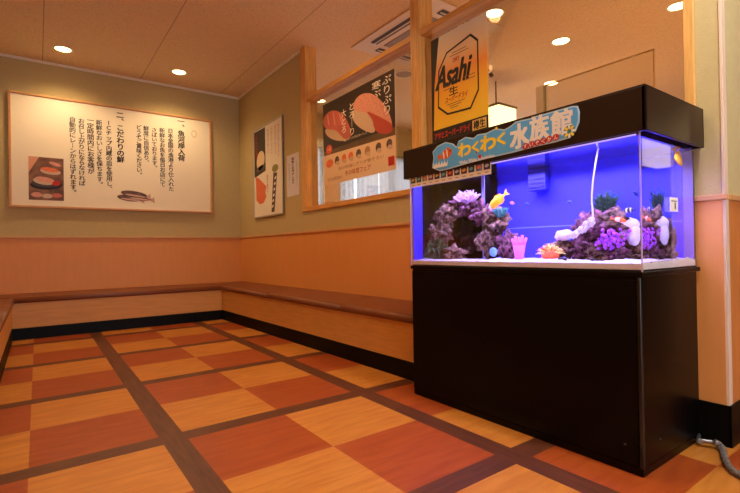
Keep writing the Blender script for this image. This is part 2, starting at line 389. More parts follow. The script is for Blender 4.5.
# ------------------------------------------------------------------ notice board on the back wall
FB = Face(1, YB-0.03)
bx0, bz0 = FB.px(9, 205.5); bx1, bz1 = FB.px(211, 119.5); bz1 = (FB.px(8, 91)[1]+bz1)/2; bz0 = (bz0+FB.px(211, 214.5)[1])/2
t = thing('notice_board', 'wide cream notice board with black vertical lettering, framed on the back wall', 'notice board', ((bx0+bx1)/2, YB-0.03, bz0))
MB().box((bx0+0.01, YB-0.026, bz0+0.01), (bx1-0.01, YB-0.001, bz1-0.01), BOARDW).build('panel', t)
fr = MB(); w = 0.022
for a, b in (((bx0, bz0), (bx1, bz0+w)), ((bx0, bz1-w), (bx1, bz1)), ((bx0, bz0+w), (bx0+w, bz1-w)), ((bx1-w, bz0+w), (bx1, bz1-w))):
    fr.box((a[0], YB-0.038, a[1]), (b[0], YB-0.001, b[1]), CAPW, 0.003)
fr.build('frame', t)
FB = Face(1, YB-0.026)
def column(body, u, v0, v1, F, m, parent, bold=0.02, h=0.0012):
    body = body.replace('、', '︑').replace('。', '︒')
    x, y1 = F.px(u, v0); _, y0 = F.px(u, v1)
    return text('lettering', '\n'.join(body), F, (x-0.03, y0, x+0.03, y1), h, m, parent, bold, uniform=True, xs_=1.04, spacing=0.94)
for body, u, v0, v1, bold in (('一、魚河岸入荷', 181, 121, 161, 0.028), ('日本全国の漁港より仕入れた', 170.4, 129, 191, 0.016), ('新鮮なお魚を毎日お店にて', 162, 128, 186.5, 0.016), ('さばいております。', 154.3, 128, 167, 0.016),
        ('鮮度に自信あり、', 146, 126, 161.5, 0.016), ('どうぞご賞味ください。', 138.8, 125, 174, 0.016), ('二、こだわりの鮮', 120, 113, 162.5, 0.028), ('ICチップ内蔵の皿を使用し、', 108.6, 121, 188, 0.016),
        ('新鮮なおいしさを保ちます。', 99, 120, 183.5, 0.016), ('一定時間内にお客様が', 90.4, 120, 173.5, 0.016), ('お召し上がりにならなければ', 81.3, 118.7, 185.5, 0.016), ('自動的にレ｜ンからはずれます。', 72.4, 117, 191.5, 0.016)):
    column(body, u, v0, v1, FB, INK, t, bold)
# food photograph, lower left
x0, y1 = FB.px(28.3, 156); x1, y0 = FB.px(64, 201)
m = MB(); flat(m, FB, [(x0, y0), (x1, y0), (x1, y1), (x0, y1)], 0.0008, mat('photo_brown', (96, 62, 46), 0.5, rgb2=(150, 104, 78), scale=9))
W_, H_ = x1-x0, y1-y0; q = lambda a, b: (x0+a*W_, y0+b*H_)
def pe(a, b, ra, rb, rot, mm, h): flat(m, FB, ell(*q(a, b), ra*W_, rb*W_, rot), h, mm)
pe(0.5, 0.36, 0.46, 0.17, 0.05, INK, 0.0016); pe(0.5, 0.40, 0.42, 0.14, 0.05, mat('tray_print', (70, 52, 46), 0.4), 0.0022)
pe(0.42, 0.44, 0.3, 0.12, -0.12, RICE, 0.003); pe(0.46, 0.48, 0.28, 0.09, -0.15, PINK2, 0.0038); pe(0.78, 0.41, 0.12, 0.09, 0.1, REDINK, 0.0038)
pe(0.62, 0.68, 0.3, 0.11, -0.1, RICE, 0.003); pe(0.6, 0.72, 0.26, 0.08, -0.1, SALM, 0.0038); pe(0.75, 0.86, 0.18, 0.06, -0.3, PINK2, 0.003)
pe(0.22, 0.12, 0.16, 0.09, 0, PINK2, 0.003); pe(0.52, 0.10, 0.15, 0.08, 0, RICE, 0.003); pe(0.8, 0.12, 0.15, 0.08, 0, PINK1, 0.003)
flat(m, FB, [q(0, 0.62), q(0.3, 1), q(0, 1)], 0.003, mat('photo_peach', (222, 160, 124), 0.5))
m.build('food_photo', t)
# two fish, cut out
m = MB(); x0, y1 = FB.px(117, 187); x1, y0 = FB.px(154.6, 204.5); W_, H_ = x1-x0, y1-y0
SIL = mat('fish_print', (128, 92, 84), 0.5, rgb2=(78, 54, 52), scale=20, stretch=(1, 1, 4)); SILP = mat('fish_belly_print', (206, 168, 150), 0.5)
for cx, cy, s, r in ((0.32, 0.34, 0.32, -0.1), (0.45, 0.6, 0.36, -0.12), (0.58, 0.4, 0.34, -0.1)):
    a, b = x0+cx*W_, y0+cy*H_; flat(m, FB, ell(a, b, s*W_, 0.2*H_, r), 0.001+cy*0.001, SIL); flat(m, FB, ell(a+0.01, b-0.09*H_, s*W_*0.8, 0.06*H_, r), 0.0018+cy*0.001, SILP)
    flat(m, FB, [(a+s*W_*0.85, b-0.03), (a+s*W_*1.25, b-0.16*H_-0.03), (a+s*W_*1.2, b+0.2*H_-0.02)], 0.001+cy*0.001, SILP)
m.build('fish_picture', t)
# faint seal at the upper right
x, y = FB.px(194, 134); m = MB()
flat(m, FB, ell(x, y, 0.035, 0.05), 0.0008, mat('faint_grey', (218, 206, 182), 0.6)); flat(m, FB, ell(x, y, 0.022, 0.034), 0.0014, BOARDW); m.build('seal', t)

# ------------------------------------------------------------------ right wall: framed poster and paper note
FP = Face(0, XW-0.02)
yl, zt = FP.px(252.8, 131); yr, zt2 = FP.px(281.8, 114.8); zb = FP.px(254, 218.6)[1]; zb2 = FP.px(282.7, 214.5)[1]
zt = (zt+zt2)/2; zb = (zb+zb2)/2
t = thing('framed_poster', 'tall sushi poster in a thin silver frame on the right wall near the corner', 'poster', FP.w((yl+yr)/2, zb))
m = MB(); m.box(FP.w(yl, zb, -0.018), FP.w(yr, zt, -0.004), PAPER); m.build('backing', t)
m = MB(); w = 0.018
for a, b, c, d in ((yl, zb, yr, zb+w), (yl, zt-w, yr, zt), (yl, zb+w, yl+w, zt-w), (yr-w, zb+w, yr, zt-w)): m.box(FP.w(a, b, -0.018), FP.w(c, d, 0.004), ALU, 0.002)
m.build('frame', t)
Wp, Hp = yr-yl, zt-zb; q = lambda a, b: (yl+a*Wp, zb+b*Hp)
def R(m, F, a, b, c, d, h, mm): flat(m, F, [q(a, b), q(c, b), q(c, d), q(a, d)], h, mm)
m = MB(); flat(m, FP, [q(0.04, 0.46), q(0.44, 0.5), q(0.44, 0.97), q(0.04, 0.97)], -0.003, DARKPRINT)
flat(m, FP, ell(*q(0.27, 0.63), 0.15*Wp, 0.10*Hp, 0.5), -0.002, mat('squid_print', (232, 208, 168), 0.5)); flat(m, FP, ell(*q(0.27, 0.545), 0.16*Wp, 0.03*Hp, 0.1), -0.002, GREYP); m.build('dark_picture', t)
m = MB(); flat(m, FP, [q(0.08, 0.47), q(0.2, 0.44), q(0.46, 0.33), q(0.42, 0.26), q(0.46, 0.22), q(0.36, 0.16), q(0.22, 0.15), q(0.1, 0.2)], -0.003, SALM); m.build('salmon_picture', t)
m = MB(); flat(m, FP, [q(0.62, 0.04), q(0.72, 0.04), q(0.82, 0.44), q(0.7, 0.45)], -0.003, GREYP); flat(m, FP, ell(*q(0.76, 0.49), 0.1*Wp, 0.04*Hp), -0.0025, mat('wasabi_print', (150, 140, 70), 0.6))
for k in range(6): flat(m, FP, ell(*q(0.665+0.02*k, 0.1+0.058*k), 0.03*Wp, 0.012*Hp, 0.4), -0.002, PAPER)
m.build('knife_picture', t)
text('lettering', '\n'.join('こだわりの握り'), FP, (*q(0.08, 0.66), *q(0.16, 0.94)), -0.002, REDINK, t, 0.02)
for a in (0.54, 0.66, 0.78, 0.88):
    text('lettering', '\n'.join('旬の味を心ゆくまでどうぞ'), FP, (*q(a-0.03, 0.58+0.12*((a*7) % 1)), *q(a+0.03, 0.93)), -0.002, mat('tan_ink', (190, 140, 104), 0.7), t, 0.0)
text('lettering', '\n'.join('鮮魚の盛合せ'), FP, (*q(0.47, 0.26), *q(0.53, 0.45)), -0.002, REDINK, t, 0.0)
FN = Face(0, XW-0.002)
yl, zt = FN.px(286.6, 156.5); yr = FN.px(298.6, 153.2)[0]; zb = FN.px(298.8, 194.5)[1]
t = thing('paper_note', 'small pale paper note with one dark line of writing beside the framed sushi poster', 'note', FN.w((yl+yr)/2, zb))
MB().box(FN.w(yl, zb, -0.002), FN.w(yr, zt, 0.0), LAVP).build('sheet', t)
Wp, Hp = yr-yl, zt-zb
text('lettering', '\n'.join('順番にお呼びします'), FN, (yl+0.42*Wp, zb+0.28*Hp, yl+0.62*Wp, zb+0.92*Hp), 0.0006, INK, t, 0.03)
for a in (0.16, 0.8): text('lettering', '\n'.join('店内混雑時はお待ち下さい'), FN, (yl+a*Wp, zb+0.2*Hp, yl+(a+0.08)*Wp, zb+0.8*Hp), 0.0006, mat('grey_ink', (120, 116, 126), 0.7), t)

# ------------------------------------------------------------------ posters on the partition glass
FG = Face(0, XW+0.043)
yl, zt = FG.px(323, 107.5); yr, zt2 = FG.px(394.3, 66); zb = FG.px(325.2, 185.7)[1]; zb2 = FG.px(394.5, 170)[1]; zt = (zt+zt2)/2; zb = (zb+zb2)/2
t = thing('sushi_poster', 'large sushi poster with two pink nigiri on the left partition window', 'poster', FG.w((yl+yr)/2, zb))
MB().box(FG.w(yl, zb, -0.002), FG.w(yr, zt, 0), CREAMP).build('sheet', t)
Wp, Hp = yr-yl, zt-zb; q = lambda a, b: (yl+a*Wp, zb+b*Hp)
m = MB(); R(m, FG, 0, 0.42, 1, 1, 0.0003, DARKPRINT); flat(m, FG, [q(0, 0.37), q(1, 0.34), q(1, 0.45), q(0, 0.47)], 0.0002, mat('plate_print', (120, 94, 62), 0.4, rgb2=(90, 68, 46), scale=4)); m.build('dark_background', t)
def nigiri(rice, top, strip, lines, mt, ms):
    m = MB(); Z = lambda pts: [FG.px(295+x/3.285, 60+y/3.285) for x, y in pts]
    def soft(pts):
        for _ in range(2): pts = [(p[0]*k+q_[0]*(1-k), p[1]*k+q_[1]*(1-k)) for p, q_ in zip(pts, pts[1:]+pts[:1]) for k in (0.75, 0.25)]
        return pts
    flat(m, FG, soft(Z(rice)), 0.0012, RICE); flat(m, FG, soft(Z(top)), 0.002, mt); flat(m, FG, soft(Z(strip)), 0.0028, ms)
    for x0, y0, x1, y1 in lines: flat(m, FG, Z([(x0-1.5, y0), (x1-1.5, y1), (x1+1.5, y1), (x0+1.5, y0)]), 0.0026, mat('fat_line_print', (226, 158, 142), 0.5))
    return m.build('nigiri_picture', t)
nigiri([(192, 160), (186, 185), (200, 214), (238, 238), (266, 240), (262, 200), (235, 166)],
       [(188, 160), (198, 130), (220, 110), (252, 108), (282, 130), (307, 165), (320, 205), (320, 238), (298, 244), (272, 240), (260, 222), (256, 195), (235, 172), (208, 170)],
       [(232, 166), (262, 178), (300, 198), (321, 210), (321, 238), (298, 244), (272, 240), (260, 222), (256, 195)],
       [(206, 140, 214, 160), (224, 124, 236, 160), (246, 120, 262, 166), (270, 130, 288, 184)], PINK2, mat('red_flesh_print', (186, 76, 64), 0.5))
nigiri([(96, 226), (130, 222), (156, 246), (172, 266), (136, 266), (106, 252)],
       [(90, 204), (104, 174), (130, 163), (160, 178), (180, 215), (188, 250), (166, 264), (150, 246), (130, 228), (104, 230)],
       [(134, 214), (160, 214), (184, 234), (188, 252), (166, 264), (150, 246)],
       [(108, 182, 112, 214), (126, 172, 132, 212), (146, 176, 156, 212)], PINK1, mat('pink_flesh_print', (190, 98, 86), 0.5))
WH = mat('white_ink', (244, 238, 228), 0.6)
text('lettering', 'ぷ\nり\nぷ\nり', FG, (*q(0.86, 0.58), *q(0.965, 0.965)), 0.0036, WH, t, 0.01)
text('lettering', '寒\nぶ\nり', FG, (*q(0.73, 0.70), *q(0.84, 0.965)), 0.0012, WH, t, 0.01)
text('lettering', 'と\nろ\n｜\nり', FG, (*q(0.42, 0.50), *q(0.49, 0.86)), 0.0036, WH, t, 0.01)
text('lettering', '大\nと\nろ', FG, (*q(0.30, 0.56), *q(0.375, 0.83)), 0.0036, WH, t, 0.01)
text('lettering', '脂ののった旬のおいしさ', FG, (*q(0.34, 0.455), *q(0.66, 0.485)), 0.0036, WH, t, 0.0, slant=0)
for k, (a, mm) in enumerate(((0.22, GREYP), (0.33, SALM), (0.43, SALM), (0.54, GREYP), (0.66, mat('shell_print', (176, 130, 88), 0.5)), (0.80, GREYP), (0.93, GREYP))):
    m = MB(); flat(m, FG, ell(*q(a, 0.27), 0.034*Wp, 0.05*Hp, -0.4), 0.001, mm); flat(m, FG, ell(*q(a+0.01, 0.235), 0.03*Wp, 0.025*Hp, -0.2), 0.0016, RICE); m.build('sushi_picture', t)
m = MB(); flat(m, FG, ell(*q(0.10, 0.43), 0.05*Wp, 0.055*Hp), 0.0036, mat('seal_red_print', (226, 92, 66), 0.5)); flat(m, FG, ell(*q(0.10, 0.26), 0.06*Wp, 0.05*Hp), 0.001, SALM)
m.build('orange_seal', t); m = MB(); R(m, FG, 0.915, 0.05, 0.985, 0.14, 0.001, REDINK); m.build('red_seal', t)
text('lettering', '一皿', FG, (*q(0.07, 0.41), *q(0.13, 0.45)), 0.0044, WH, t)
BRN = mat('brown_ink', (150, 92, 66), 0.6)
text('lettering', '旬の特選にぎりが勢ぞろい', FG, (*q(0.24, 0.145), *q(0.86, 0.185)), 0.001, BRN, t)
text('lettering', '今だけのお得な味わい', FG, (*q(0.06, 0.04), *q(0.3, 0.085)), 0.001, BRN, t)
text('lettering', '冬の味覚フェア', FG, (*q(0.34, 0.06), *q(0.7, 0.12)), 0.001, mat('rust_ink', (176, 70, 46), 0.6), t, 0.01)

# beer poster on the right-hand pane
yl, zt = FG.px(430.8, 38.5); yr, zt2 = FG.px(486.6, 14.6); zt = (zt+zt2)/2; zb = FG.px(488, 127.5)[1]-0.01
t = thing('beer_poster', 'golden beer poster with black slanted lettering hanging above the aquarium hood', 'poster', FG.w((yl+yr)/2, zb))
Wp, Hp = yr-yl, zt-zb
def gold():
    m = bpy.data.materials.new('beer_gold_print'); m.use_nodes = True; nt = m.node_tree; b = nt.nodes['Principled BSDF']
    tc = nt.nodes.new('ShaderNodeTexCoord'); sp = nt.nodes.new('ShaderNodeSeparateXYZ'); mr = nt.nodes.new('ShaderNodeMapRange'); r = nt.nodes.new('ShaderNodeValToRGB')
    nt.links.new(tc.outputs['Object'], sp.inputs[0]); mr.inputs['From Min'].default_value = 0.0; mr.inputs['From Max'].default_value = Hp; nt.links.new(sp.outputs[2], mr.inputs[0]); nt.links.new(mr.outputs[0], r.inputs[0])
    cr = r.color_ramp; cr.elements[0].position = 0.1; cr.elements[0].color = lin((255, 208, 56)); cr.elements[1].position = 0.98; cr.elements[1].color = lin((226, 212, 192))
    for p, c in ((0.45, (255, 184, 46)), (0.62, (248, 150, 60)), (0.78, (240, 196, 140))): e = cr.elements.new(p); e.color = lin(c)
    nt.links.new(r.outputs[0], b.inputs['Base Color']); b.inputs['Roughness'].default_value = 0.35; return m
MB().box(FG.w(yl, zb, -0.002), FG.w(yr, zt, 0), gold()).build('sheet', t)
m = MB(); flat(m, FG, [q(0, 0.1), q(0.03, 0.1), q(0.06, 0.55), q(0.16, 1), q(0, 1)], 0.0004, INK); flat(m, FG, [q(0, 0), q(1, 0), q(1, 0.125), q(0, 0.125)], 0.0004, INK); m.build('black_border', t)
m = MB()
oc = [(0.16, 0.34), (0.36, 0.24), (0.74, 0.24), (0.86, 0.34), (0.88, 0.76), (0.66, 0.87), (0.32, 0.83), (0.2, 0.68)]
oc = [(0.12, 0.33), (0.14, 0.68), (0.30, 0.82), (0.74, 0.88), (0.86, 0.80), (0.86, 0.36), (0.72, 0.22), (0.30, 0.235)]
cx, cy = 0.5, 0.55
for k in range(8):
    a, b = oc[k], oc[(k+1) % 8]; sh = lambda p, s: q(cx+(p[0]-cx)*s, cy+(p[1]-cy)*s)
    flat(m, FG, [sh(a, 1.0), sh(b, 1.0), sh(b, 0.945), sh(a, 0.945)], 0.0006, INK)
m.build('octagon_outline', t)
text('lettering', 'Asahi', FG, (*q(0.08, 0.50), *q(0.68, 0.705)), 0.0008, INK, t, 0.026, slant=0.25)
text('lettering', '生', FG, (*q(0.34, 0.405), *q(0.50, 0.48)), 0.0008, INK, t, 0.02)
text('lettering', 'ス｜パ｜ドライ'.replace('｜', 'ー'), FG, (*q(0.26, 0.345), *q(0.66, 0.40)), 0.0008, REDINK, t, 0.02, slant=0.2)
text('lettering', 'DRY', FG, (*q(0.42, 0.70), *q(0.54, 0.735)), 0.0008, REDINK, t, 0.02)
m = MB()
for a, b, c in ((0.24, 0.50, 0.36), (0.6, 0.52, 0.8), (0.6, 0.49, 0.8), (0.24, 0.47, 0.36), (0.3, 0.325, 0.62), (0.34, 0.305, 0.56), (0.36, 0.285, 0.5), (0.36, 0.76, 0.7), (0.4, 0.785, 0.66)): R(m, FG, a, b, c, b+0.006, 0.0008, BRN)
m.build('small_print', t)
text('lettering', 'アサヒスーパードライ', FG, (*q(0.05, 0.035), *q(0.70, 0.095)), 0.0012, REDINK, t, 0.03)
m = MB(); R(m, FG, 0.74, 0.02, 0.97, 0.11, 0.0008, mat('gold_ink', (232, 190, 96), 0.5)); m.build('gold_box', t)
text('lettering', '樽生', FG, (*q(0.76, 0.028), *q(0.95, 0.102)), 0.0016, INK, t, 0.03)

# ------------------------------------------------------------------ ceiling fittings
WARM = (1.0, 0.57, 0.235)
DINE = (1.0, 0.5, 0.18)
HALF = (1.0, 0.84, 0.64)
LAMP = glow('warm_lamp_glow', (255, 214, 150), 14.0)
def spot(name, loc, power, size=2.5, blend=0.9, rad=0.05, color=WARM):
    l = bpy.data.lights.new(name, 'SPOT'); l.energy = power; l.spot_size = size; l.spot_blend = blend; l.shadow_soft_size = rad; l.color = color
    o = bpy.data.objects.new(name, l); COL.objects.link(o); o.location = loc; return o
def downlight(x, y, label, power, color=WARM, group='recessed downlights', r=0.07, lit=True):
    t = thing('downlight', label, 'ceiling light', (x, y, H), group)
    MB().lathe((x, y, H), [(r+0.018, 0.004), (r+0.018, -0.005), (r+0.006, -0.008), (r, -0.003), (r-0.004, 0.004)], RINGM).build('trim_ring', t)
    MB().disk((x, y, H-0.002), r-0.003, LAMP if lit else mat('dark_recess', (70, 56, 44), 0.5)).build('lamp' if lit else 'recess', t)
    if lit and power: spot('downlight_beam', (x, y, H-0.03), power, color=color)
    return t
p = at(63, 49, 2, H); downlight(p.x, p.y, 'glowing recessed ceiling downlight above the left half of the notice board', 36, (1.0, 0.68, 0.36))
p = at(179, 72, 2, H); downlight(p.x, p.y, 'glowing recessed ceiling downlight above the right half of the notice board', 36, (1.0, 0.68, 0.36))
for u, v, r, s in ((678, 6, 0.075, 'bright recessed downlight at the top right beside the wall pier'), (561, 41, 0.08, 'recessed dining room downlight high above the middle of the aquarium hood'), (551, 83, 0.08, 'small distant recessed downlight just above the aquarium hood'), (494, 13, 0.075, 'recessed downlight half hidden behind the top of the beer poster')):
    p = at(u, v, 2, H); downlight(p.x, p.y, s, 14, DINE, 'dining room downlights', r)
p = at(484, 73, 2, H); t = thing('twin_spotlight', 'small unlit twin ceiling spotlight to the right of the beer poster', 'ceiling light', p)
MB().lathe(p, [(0.085, 0.0), (0.085, -0.006), (0.03, -0.02), (0.0, -0.02)], RINGM).build('plate', t)
for dx in (-0.05, 0.05): MB().tube([p+Vector((dx, -dx, -0.005)), p+Vector((dx*1.3, -dx*1.3, -0.05))], 0.022, mat('dark_recess', (70, 56, 44), 0.5), 10).build('lamp_head', t)
# other downlights of the waiting area (above the frame)
for x, y, pw, c in ((0.35, 3.4, 26, WARM), (1.5, 3.2, 46, WARM), (0.35, 1.5, 34, WARM), (1.3, 1.2, 38, HALF), (0.5, -0.7, 40, HALF), (1.72, 0.15, 112, (1.0, 0.93, 0.82))): spot('waiting_area_lamp', (x, y, H-0.03), pw, color=c)
for x, y in ((3.6, 4.6), (5.0, 4.6), (6.6, 2.0), (6.8, 4.2), (4.0, -0.9)): spot('dining_area_lamp', (x, y, H-0.03), 24, color=DINE)
for x, y, z in ((4.3, 1.25, 1.45), (5.8, 2.6, 1.5), (4.6, 4.6, 1.3)):  # added point lights without fittings, out of sight, to brighten the dining ceiling
    l = bpy.data.lights.new('dining_fill_light', 'POINT'); l.energy = 16; l.shadow_soft_size = 0.08; l.color = (1.0, 0.52, 0.2)
    o = bpy.data.objects.new('dining_fill_light', l); COL.objects.link(o); o.location = (x, y, z)
# round ceiling speaker
p = at(404, 74, 2, H); t = thing('ceiling_speaker', 'round grey ceiling speaker seen through the window beside the sushi poster', 'speaker', p)
MB().lathe(p, [(0.125, 0.0), (0.125, -0.006), (0.108, -0.01), (0.10, -0.006)], RINGM).build('rim', t)
MB().disk(p+Vector((0, 0, -0.006)), 0.102, mat('speaker_mesh', (150, 138, 122), 0.7, bump=0.4, bscale=300)).build('mesh_cover', t)
# ceiling air conditioner
ax0, ax1, ay0, ay1 = 2.62, 3.56, 2.70, 3.87
t = thing('air_conditioner', 'square white ceiling air conditioner with dark outlet slots behind the wooden post', 'air conditioner', ((ax0+ax1)/2, (ay0+ay1)/2, H))
ACW = mat('air_conditioner_white', (226, 206, 180), 0.5); SLOT = mat('slot_black', (26, 22, 20), 0.6)
MB().box((ax0, ay0, H-0.012), (ax1, ay1, H), ACW, 0.005).build('panel', t)
MB().box((ax0+0.24, ay0+0.24, H-0.018), (ax1-0.24, ay1-0.24, H-0.012), mat('intake_grille', (150, 128, 106), 0.6, var=0.3, scale=14, stretch=(1, 12, 1))).build('intake_grille', t)
for a, b in (((ax0+0.09, ay0+0.22), (ax0+0.17, ay1-0.22)), ((ax1-0.17, ay0+0.22), (ax1-0.09, ay1-0.22)), ((ax0+0.24, ay0+0.09), (ax1-0.24, ay0+0.17)), ((ax0+0.24, ay1-0.17), (ax1-0.24, ay1-0.09))):
    o = MB().box((*a, H-0.016), (*b, H-0.0122), SLOT).build('outlet_slot', t)
    v = MB()
    if b[0]-a[0] < b[1]-a[1]: v.box((a[0]+0.034, a[1]+0.01, H-0.022), (a[0]+0.05, b[1]-0.01, H-0.016), ACW)
    else: v.box((a[0]+0.01, a[1]+0.034, H-0.022), (b[0]-0.01, a[1]+0.05, H-0.016), ACW)
    v.build('vane', o)
# pendant lamp, glass screen
def pendant(lx, ly, lz, hh, label):
    t = thing('pendant_lamp', label, 'lamp', (lx+0.17, ly+0.17, lz-hh), 'box pendant lamps')
    MB().box((lx, ly, lz-hh), (lx+0.34, ly+0.34, lz), SHADE, 0.004).build('shade', t)
    MB().box((lx-0.012, ly-0.012, lz), (lx+0.352, ly+0.352, lz+0.025), mat('lamp_cap', (112, 92, 60), 0.5), 0.004).build('top_frame', t)
    MB().tube([(lx+0.17, ly+0.17, lz+0.02), (lx+0.17, ly+0.17, H)], 0.008, SLOT, 8).build('cord', t)
SHADE = glow('shade_glow', (255, 226, 160), 2.2)
pendant(4.5, 3.50, 2.53, 0.55, 'cream glowing box-shaped pendant lamp with dark top frame beyond the beer poster')
pendant(4.9, -0.62, 1.94, 0.34, 'box-shaped pendant lamp of the entrance, seen mirrored in the right pane of the aquarium')
sx, z0 = 3.5, at(600, 67.5, 0, 3.5).z; ya, yb = at(653, 52, 0, sx).y, at(545, 83, 0, sx).y
t = thing('glass_screen', 'clear glass screen with bright top edge standing behind the aquarium in the dining room', 'screen', (sx, (ya+yb)/2, 0))
MB().box((sx, ya, 1.0), (sx+0.01, yb, z0), pane_mat('screen_glass', (0.95, 0.93, 0.88), 1.0)).build('pane', t)
MB().box((sx-0.003, ya, z0), (sx+0.013, yb, z0+0.008), mat('screen_edge', (246, 214, 160), 0.3)).build('top_edge', t)  # pale top and side strips imitate light glowing in the glass edges
MB().box((sx-0.002, ya-0.005, 1.0), (sx+0.012, ya, z0+0.008), mat('screen_edge', (246, 214, 160), 0.3)).build('side_edge', t)
MB().box((sx-0.03, yb-0.0, 0), (sx+0.04, yb+0.07, z0+0.0), WHITE).build('post', t)
MB().box((sx-0.15, ya-0.01, 0), (sx+0.16, yb, 1.0), WOOD, 0.004).build('base_cabinet', t)

# ------------------------------------------------------------------ aquarium
AX0, AX1, AY0, AY1 = 1.688, 2.20, 0.721, 1.927
ZT = 0.716
t = thing('aquarium_stand', 'tall black cabinet stand carrying the aquarium', 'cabinet', ((AX0+AX1)/2, (AY0+AY1)/2, 0))
MB().box((AX0+0.008, AY0+0.012, 0.03), (AX1+0.004, AY1, ZT-0.018), BLACKLAM, 0.002).build('carcass', t)
MB().box((AX0+0.006, AY0+0.012, 0), (AX1+0.004, AY1, 0.03), BLACKLAM, 0.002).build('plinth', t)
MB().box((AX0-0.004, AY0-0.002, ZT-0.018), (AX1+0.008, AY1+0.004, ZT), BLACKLAM, 0.003).build('top_board', t)
MB().box((AX0, AY0+0.024, 0.036), (AX0+0.008, AY1-0.004, ZT-0.03), BLACKLAM, 0.002).build('front_panel', t)
MB().box((AX0-0.001, AY0+0.007, 0.03), (AX0+0.014, AY0+0.022, ZT-0.018), mat('black_edge', (18, 18, 20), 0.25), 0.004, 3).build('corner_post', t)
for x, y in ((AX0, AY0+0.07), (AX0+0.14, AY0+0.012)): MB().blob((x, y, 0.10), 0.0045, mat('dull_screw', (70, 60, 56), 0.4, metal=0.6), amp=0.02, sub=2).build('screw', t)

t = thing('aquarium_tank', 'large glass aquarium tank glowing blue, standing on the black cabinet', 'aquarium', ((AX0+AX1)/2, (AY0+AY1)/2, ZT))
TG = pane_mat('tank_glass', (0.985, 0.985, 0.99), 0.15)
ZG = 1.212; g = 0.007
MB().box((AX0, AY0, ZT), (AX0+g, AY1, ZG), TG).build('front_pane', t)
MB().box((AX0+g, AY0, ZT), (AX1-g, AY0+g, ZG), TG).build('side_pane', t)
MB().box((AX0+g, AY1-g, ZT), (AX1-g, AY1, ZG), TG).build('side_pane', t)
MB().box((AX1-g, AY0, ZT), (AX1, AY1, ZG), TG).build('back_pane', t)
MB().box((AX0+g, AY0+g, ZT), (AX1-g, AY1-g, ZT+0.006), BLACKLAM).build('bottom_pane', t)
SEAM = mat('glass_edge', (206, 190, 214), 0.25)
for x, y in ((AX0-0.001, AY0-0.001), (AX0-0.001, AY1-0.003)): MB().box((x, y, ZT), (x+0.004, y+0.004, ZG), SEAM).build('corner_seam', t)
BLUE = mat('blue_film', (44, 40, 250), 0.6, var=0.12, scale=4)
MB().box((AX1-g-0.018, 0.835, ZT+0.006), (AX1-g-0.010, AY1-g-0.004, ZG-0.005), BLUE).build('background_film', t)
MB().box((AX1-g-0.016, AY0+g+0.006, ZT+0.006), (AX1-g-0.010, 0.834, ZG-0.005), mat('pale_back_strip', (100, 86, 150), 0.6)).build('back_strip', t)
MB().box((AX0+g+0.012, AY1-g-0.006, ZT+0.03), (1.81, AY1-g-0.002, 1.19), BLUE).build('side_film', t)
MB().box((AX1-g-0.0195, 0.84, 0.905), (AX1-g-0.018, 1.55, 0.909), mat('film_join', (110, 120, 250), 0.5)).build('film_join', t)

t = thing('aquarium_hood', 'dark brown box hood covering the top of the aquarium', 'hood', (1.93, 1.34, 1.21))
hx0, hx1, hy0, hy1, hz0, hz1 = 1.675, 2.203, 0.696, 1.966, 1.2015, 1.354
h = MB(); h.box((hx0, hy0, hz0), (hx0+0.012, hy1, hz1), HOODM, 0.002); h.box((hx1-0.012, hy0, hz0), (hx1, hy1, hz1), HOODM, 0.002)
h.box((hx0, hy0, hz0), (hx1, hy0+0.012, hz1), HOODM, 0.002); h.box((hx0, hy1-0.012, hz0), (hx1, hy1, hz1), HOODM, 0.002); h.build('side_board', t)
MB().box((hx0, hy0, hz1), (hx1, hy1, hz1+0.006), HOODM, 0.002).build('lid', t)
for x in (1.703,): MB().tube([(x, 0.74, 1.198), (x, 1.91, 1.198)], 0.003, glow('actinic_tube', (206, 170, 255), 0.9), 10).build('lamp_tube', t)

# water: from the gravel up to the hood; real refraction and reflection
WAT = bpy.data.materials.new('tank_water'); WAT.use_nodes = True
_nt = WAT.node_tree; _nt.nodes.clear(); _o = _nt.nodes.new('ShaderNodeOutputMaterial'); _g = _nt.nodes.new('ShaderNodeBsdfGlass'); _g.inputs['IOR'].default_value = 1.33; _g.inputs['Roughness'].default_value = 0.0
_g.inputs['Color'].default_value = (0.97, 0.98, 1.0, 1); _nt.links.new(_g.outputs[0], _o.inputs[0])
wx0, wx1, wy0, wy1 = AX0+g+0.001, AX1-g-0.002, AY0+g+0.001, AY1-g-0.001
tag(MB().box((wx0, wy0, 0.738), (wx1, wy1, 1.192), WAT).build('water'), 'clear water filling the blue-lit aquarium up to its hood', 'water', kind='stuff')
SAND = mat('white_sand', (236, 224, 226), 0.9, var=0.12, scale=260, bump=0.4, bscale=400)
def sandtop(a, b):
    x = AX0+g+0.0004+(AX1-2*g-0.0008-0.012)*a; y = AY0+g+0.0004+(AY1-AY0-2*g-0.0008)*b
    e = min(1, a/0.04)
    return Vector((x, y, 0.744+0.012*e*(0.6+noise.noise(Vector((x*9, y*9, 1)))*0.9)+0.003*noise.noise(Vector((x*60, y*60, 2)))))
s = MB(); s.grid(sandtop, 60, 120, SAND)
X0, X1, Y0, Y1 = AX0+g+0.0004, AX1-g-0.0124, AY0+g+0.0004, AY1-g-0.0004
s.grid(lambda a, b: Vector((X0, Y0+(Y1-Y0)*b, (ZT+0.0065)*(1-a)+sandtop(0, b).z*a)), 1, 120, SAND)
s.grid(lambda a, b: Vector((X0+(X1-X0)*b, Y0, (ZT+0.0065)*(1-a)+sandtop(b, 0).z*a)), 1, 60, SAND)
s.grid(lambda a, b: Vector((X0+(X1-X0)*b, Y1, (ZT+0.0065)*(1-a)+sandtop(b, 1).z*a)), 1, 60, SAND)
tag(s.build('sand'), 'white sand bed on the bottom of the aquarium', 'sand', kind='stuff')

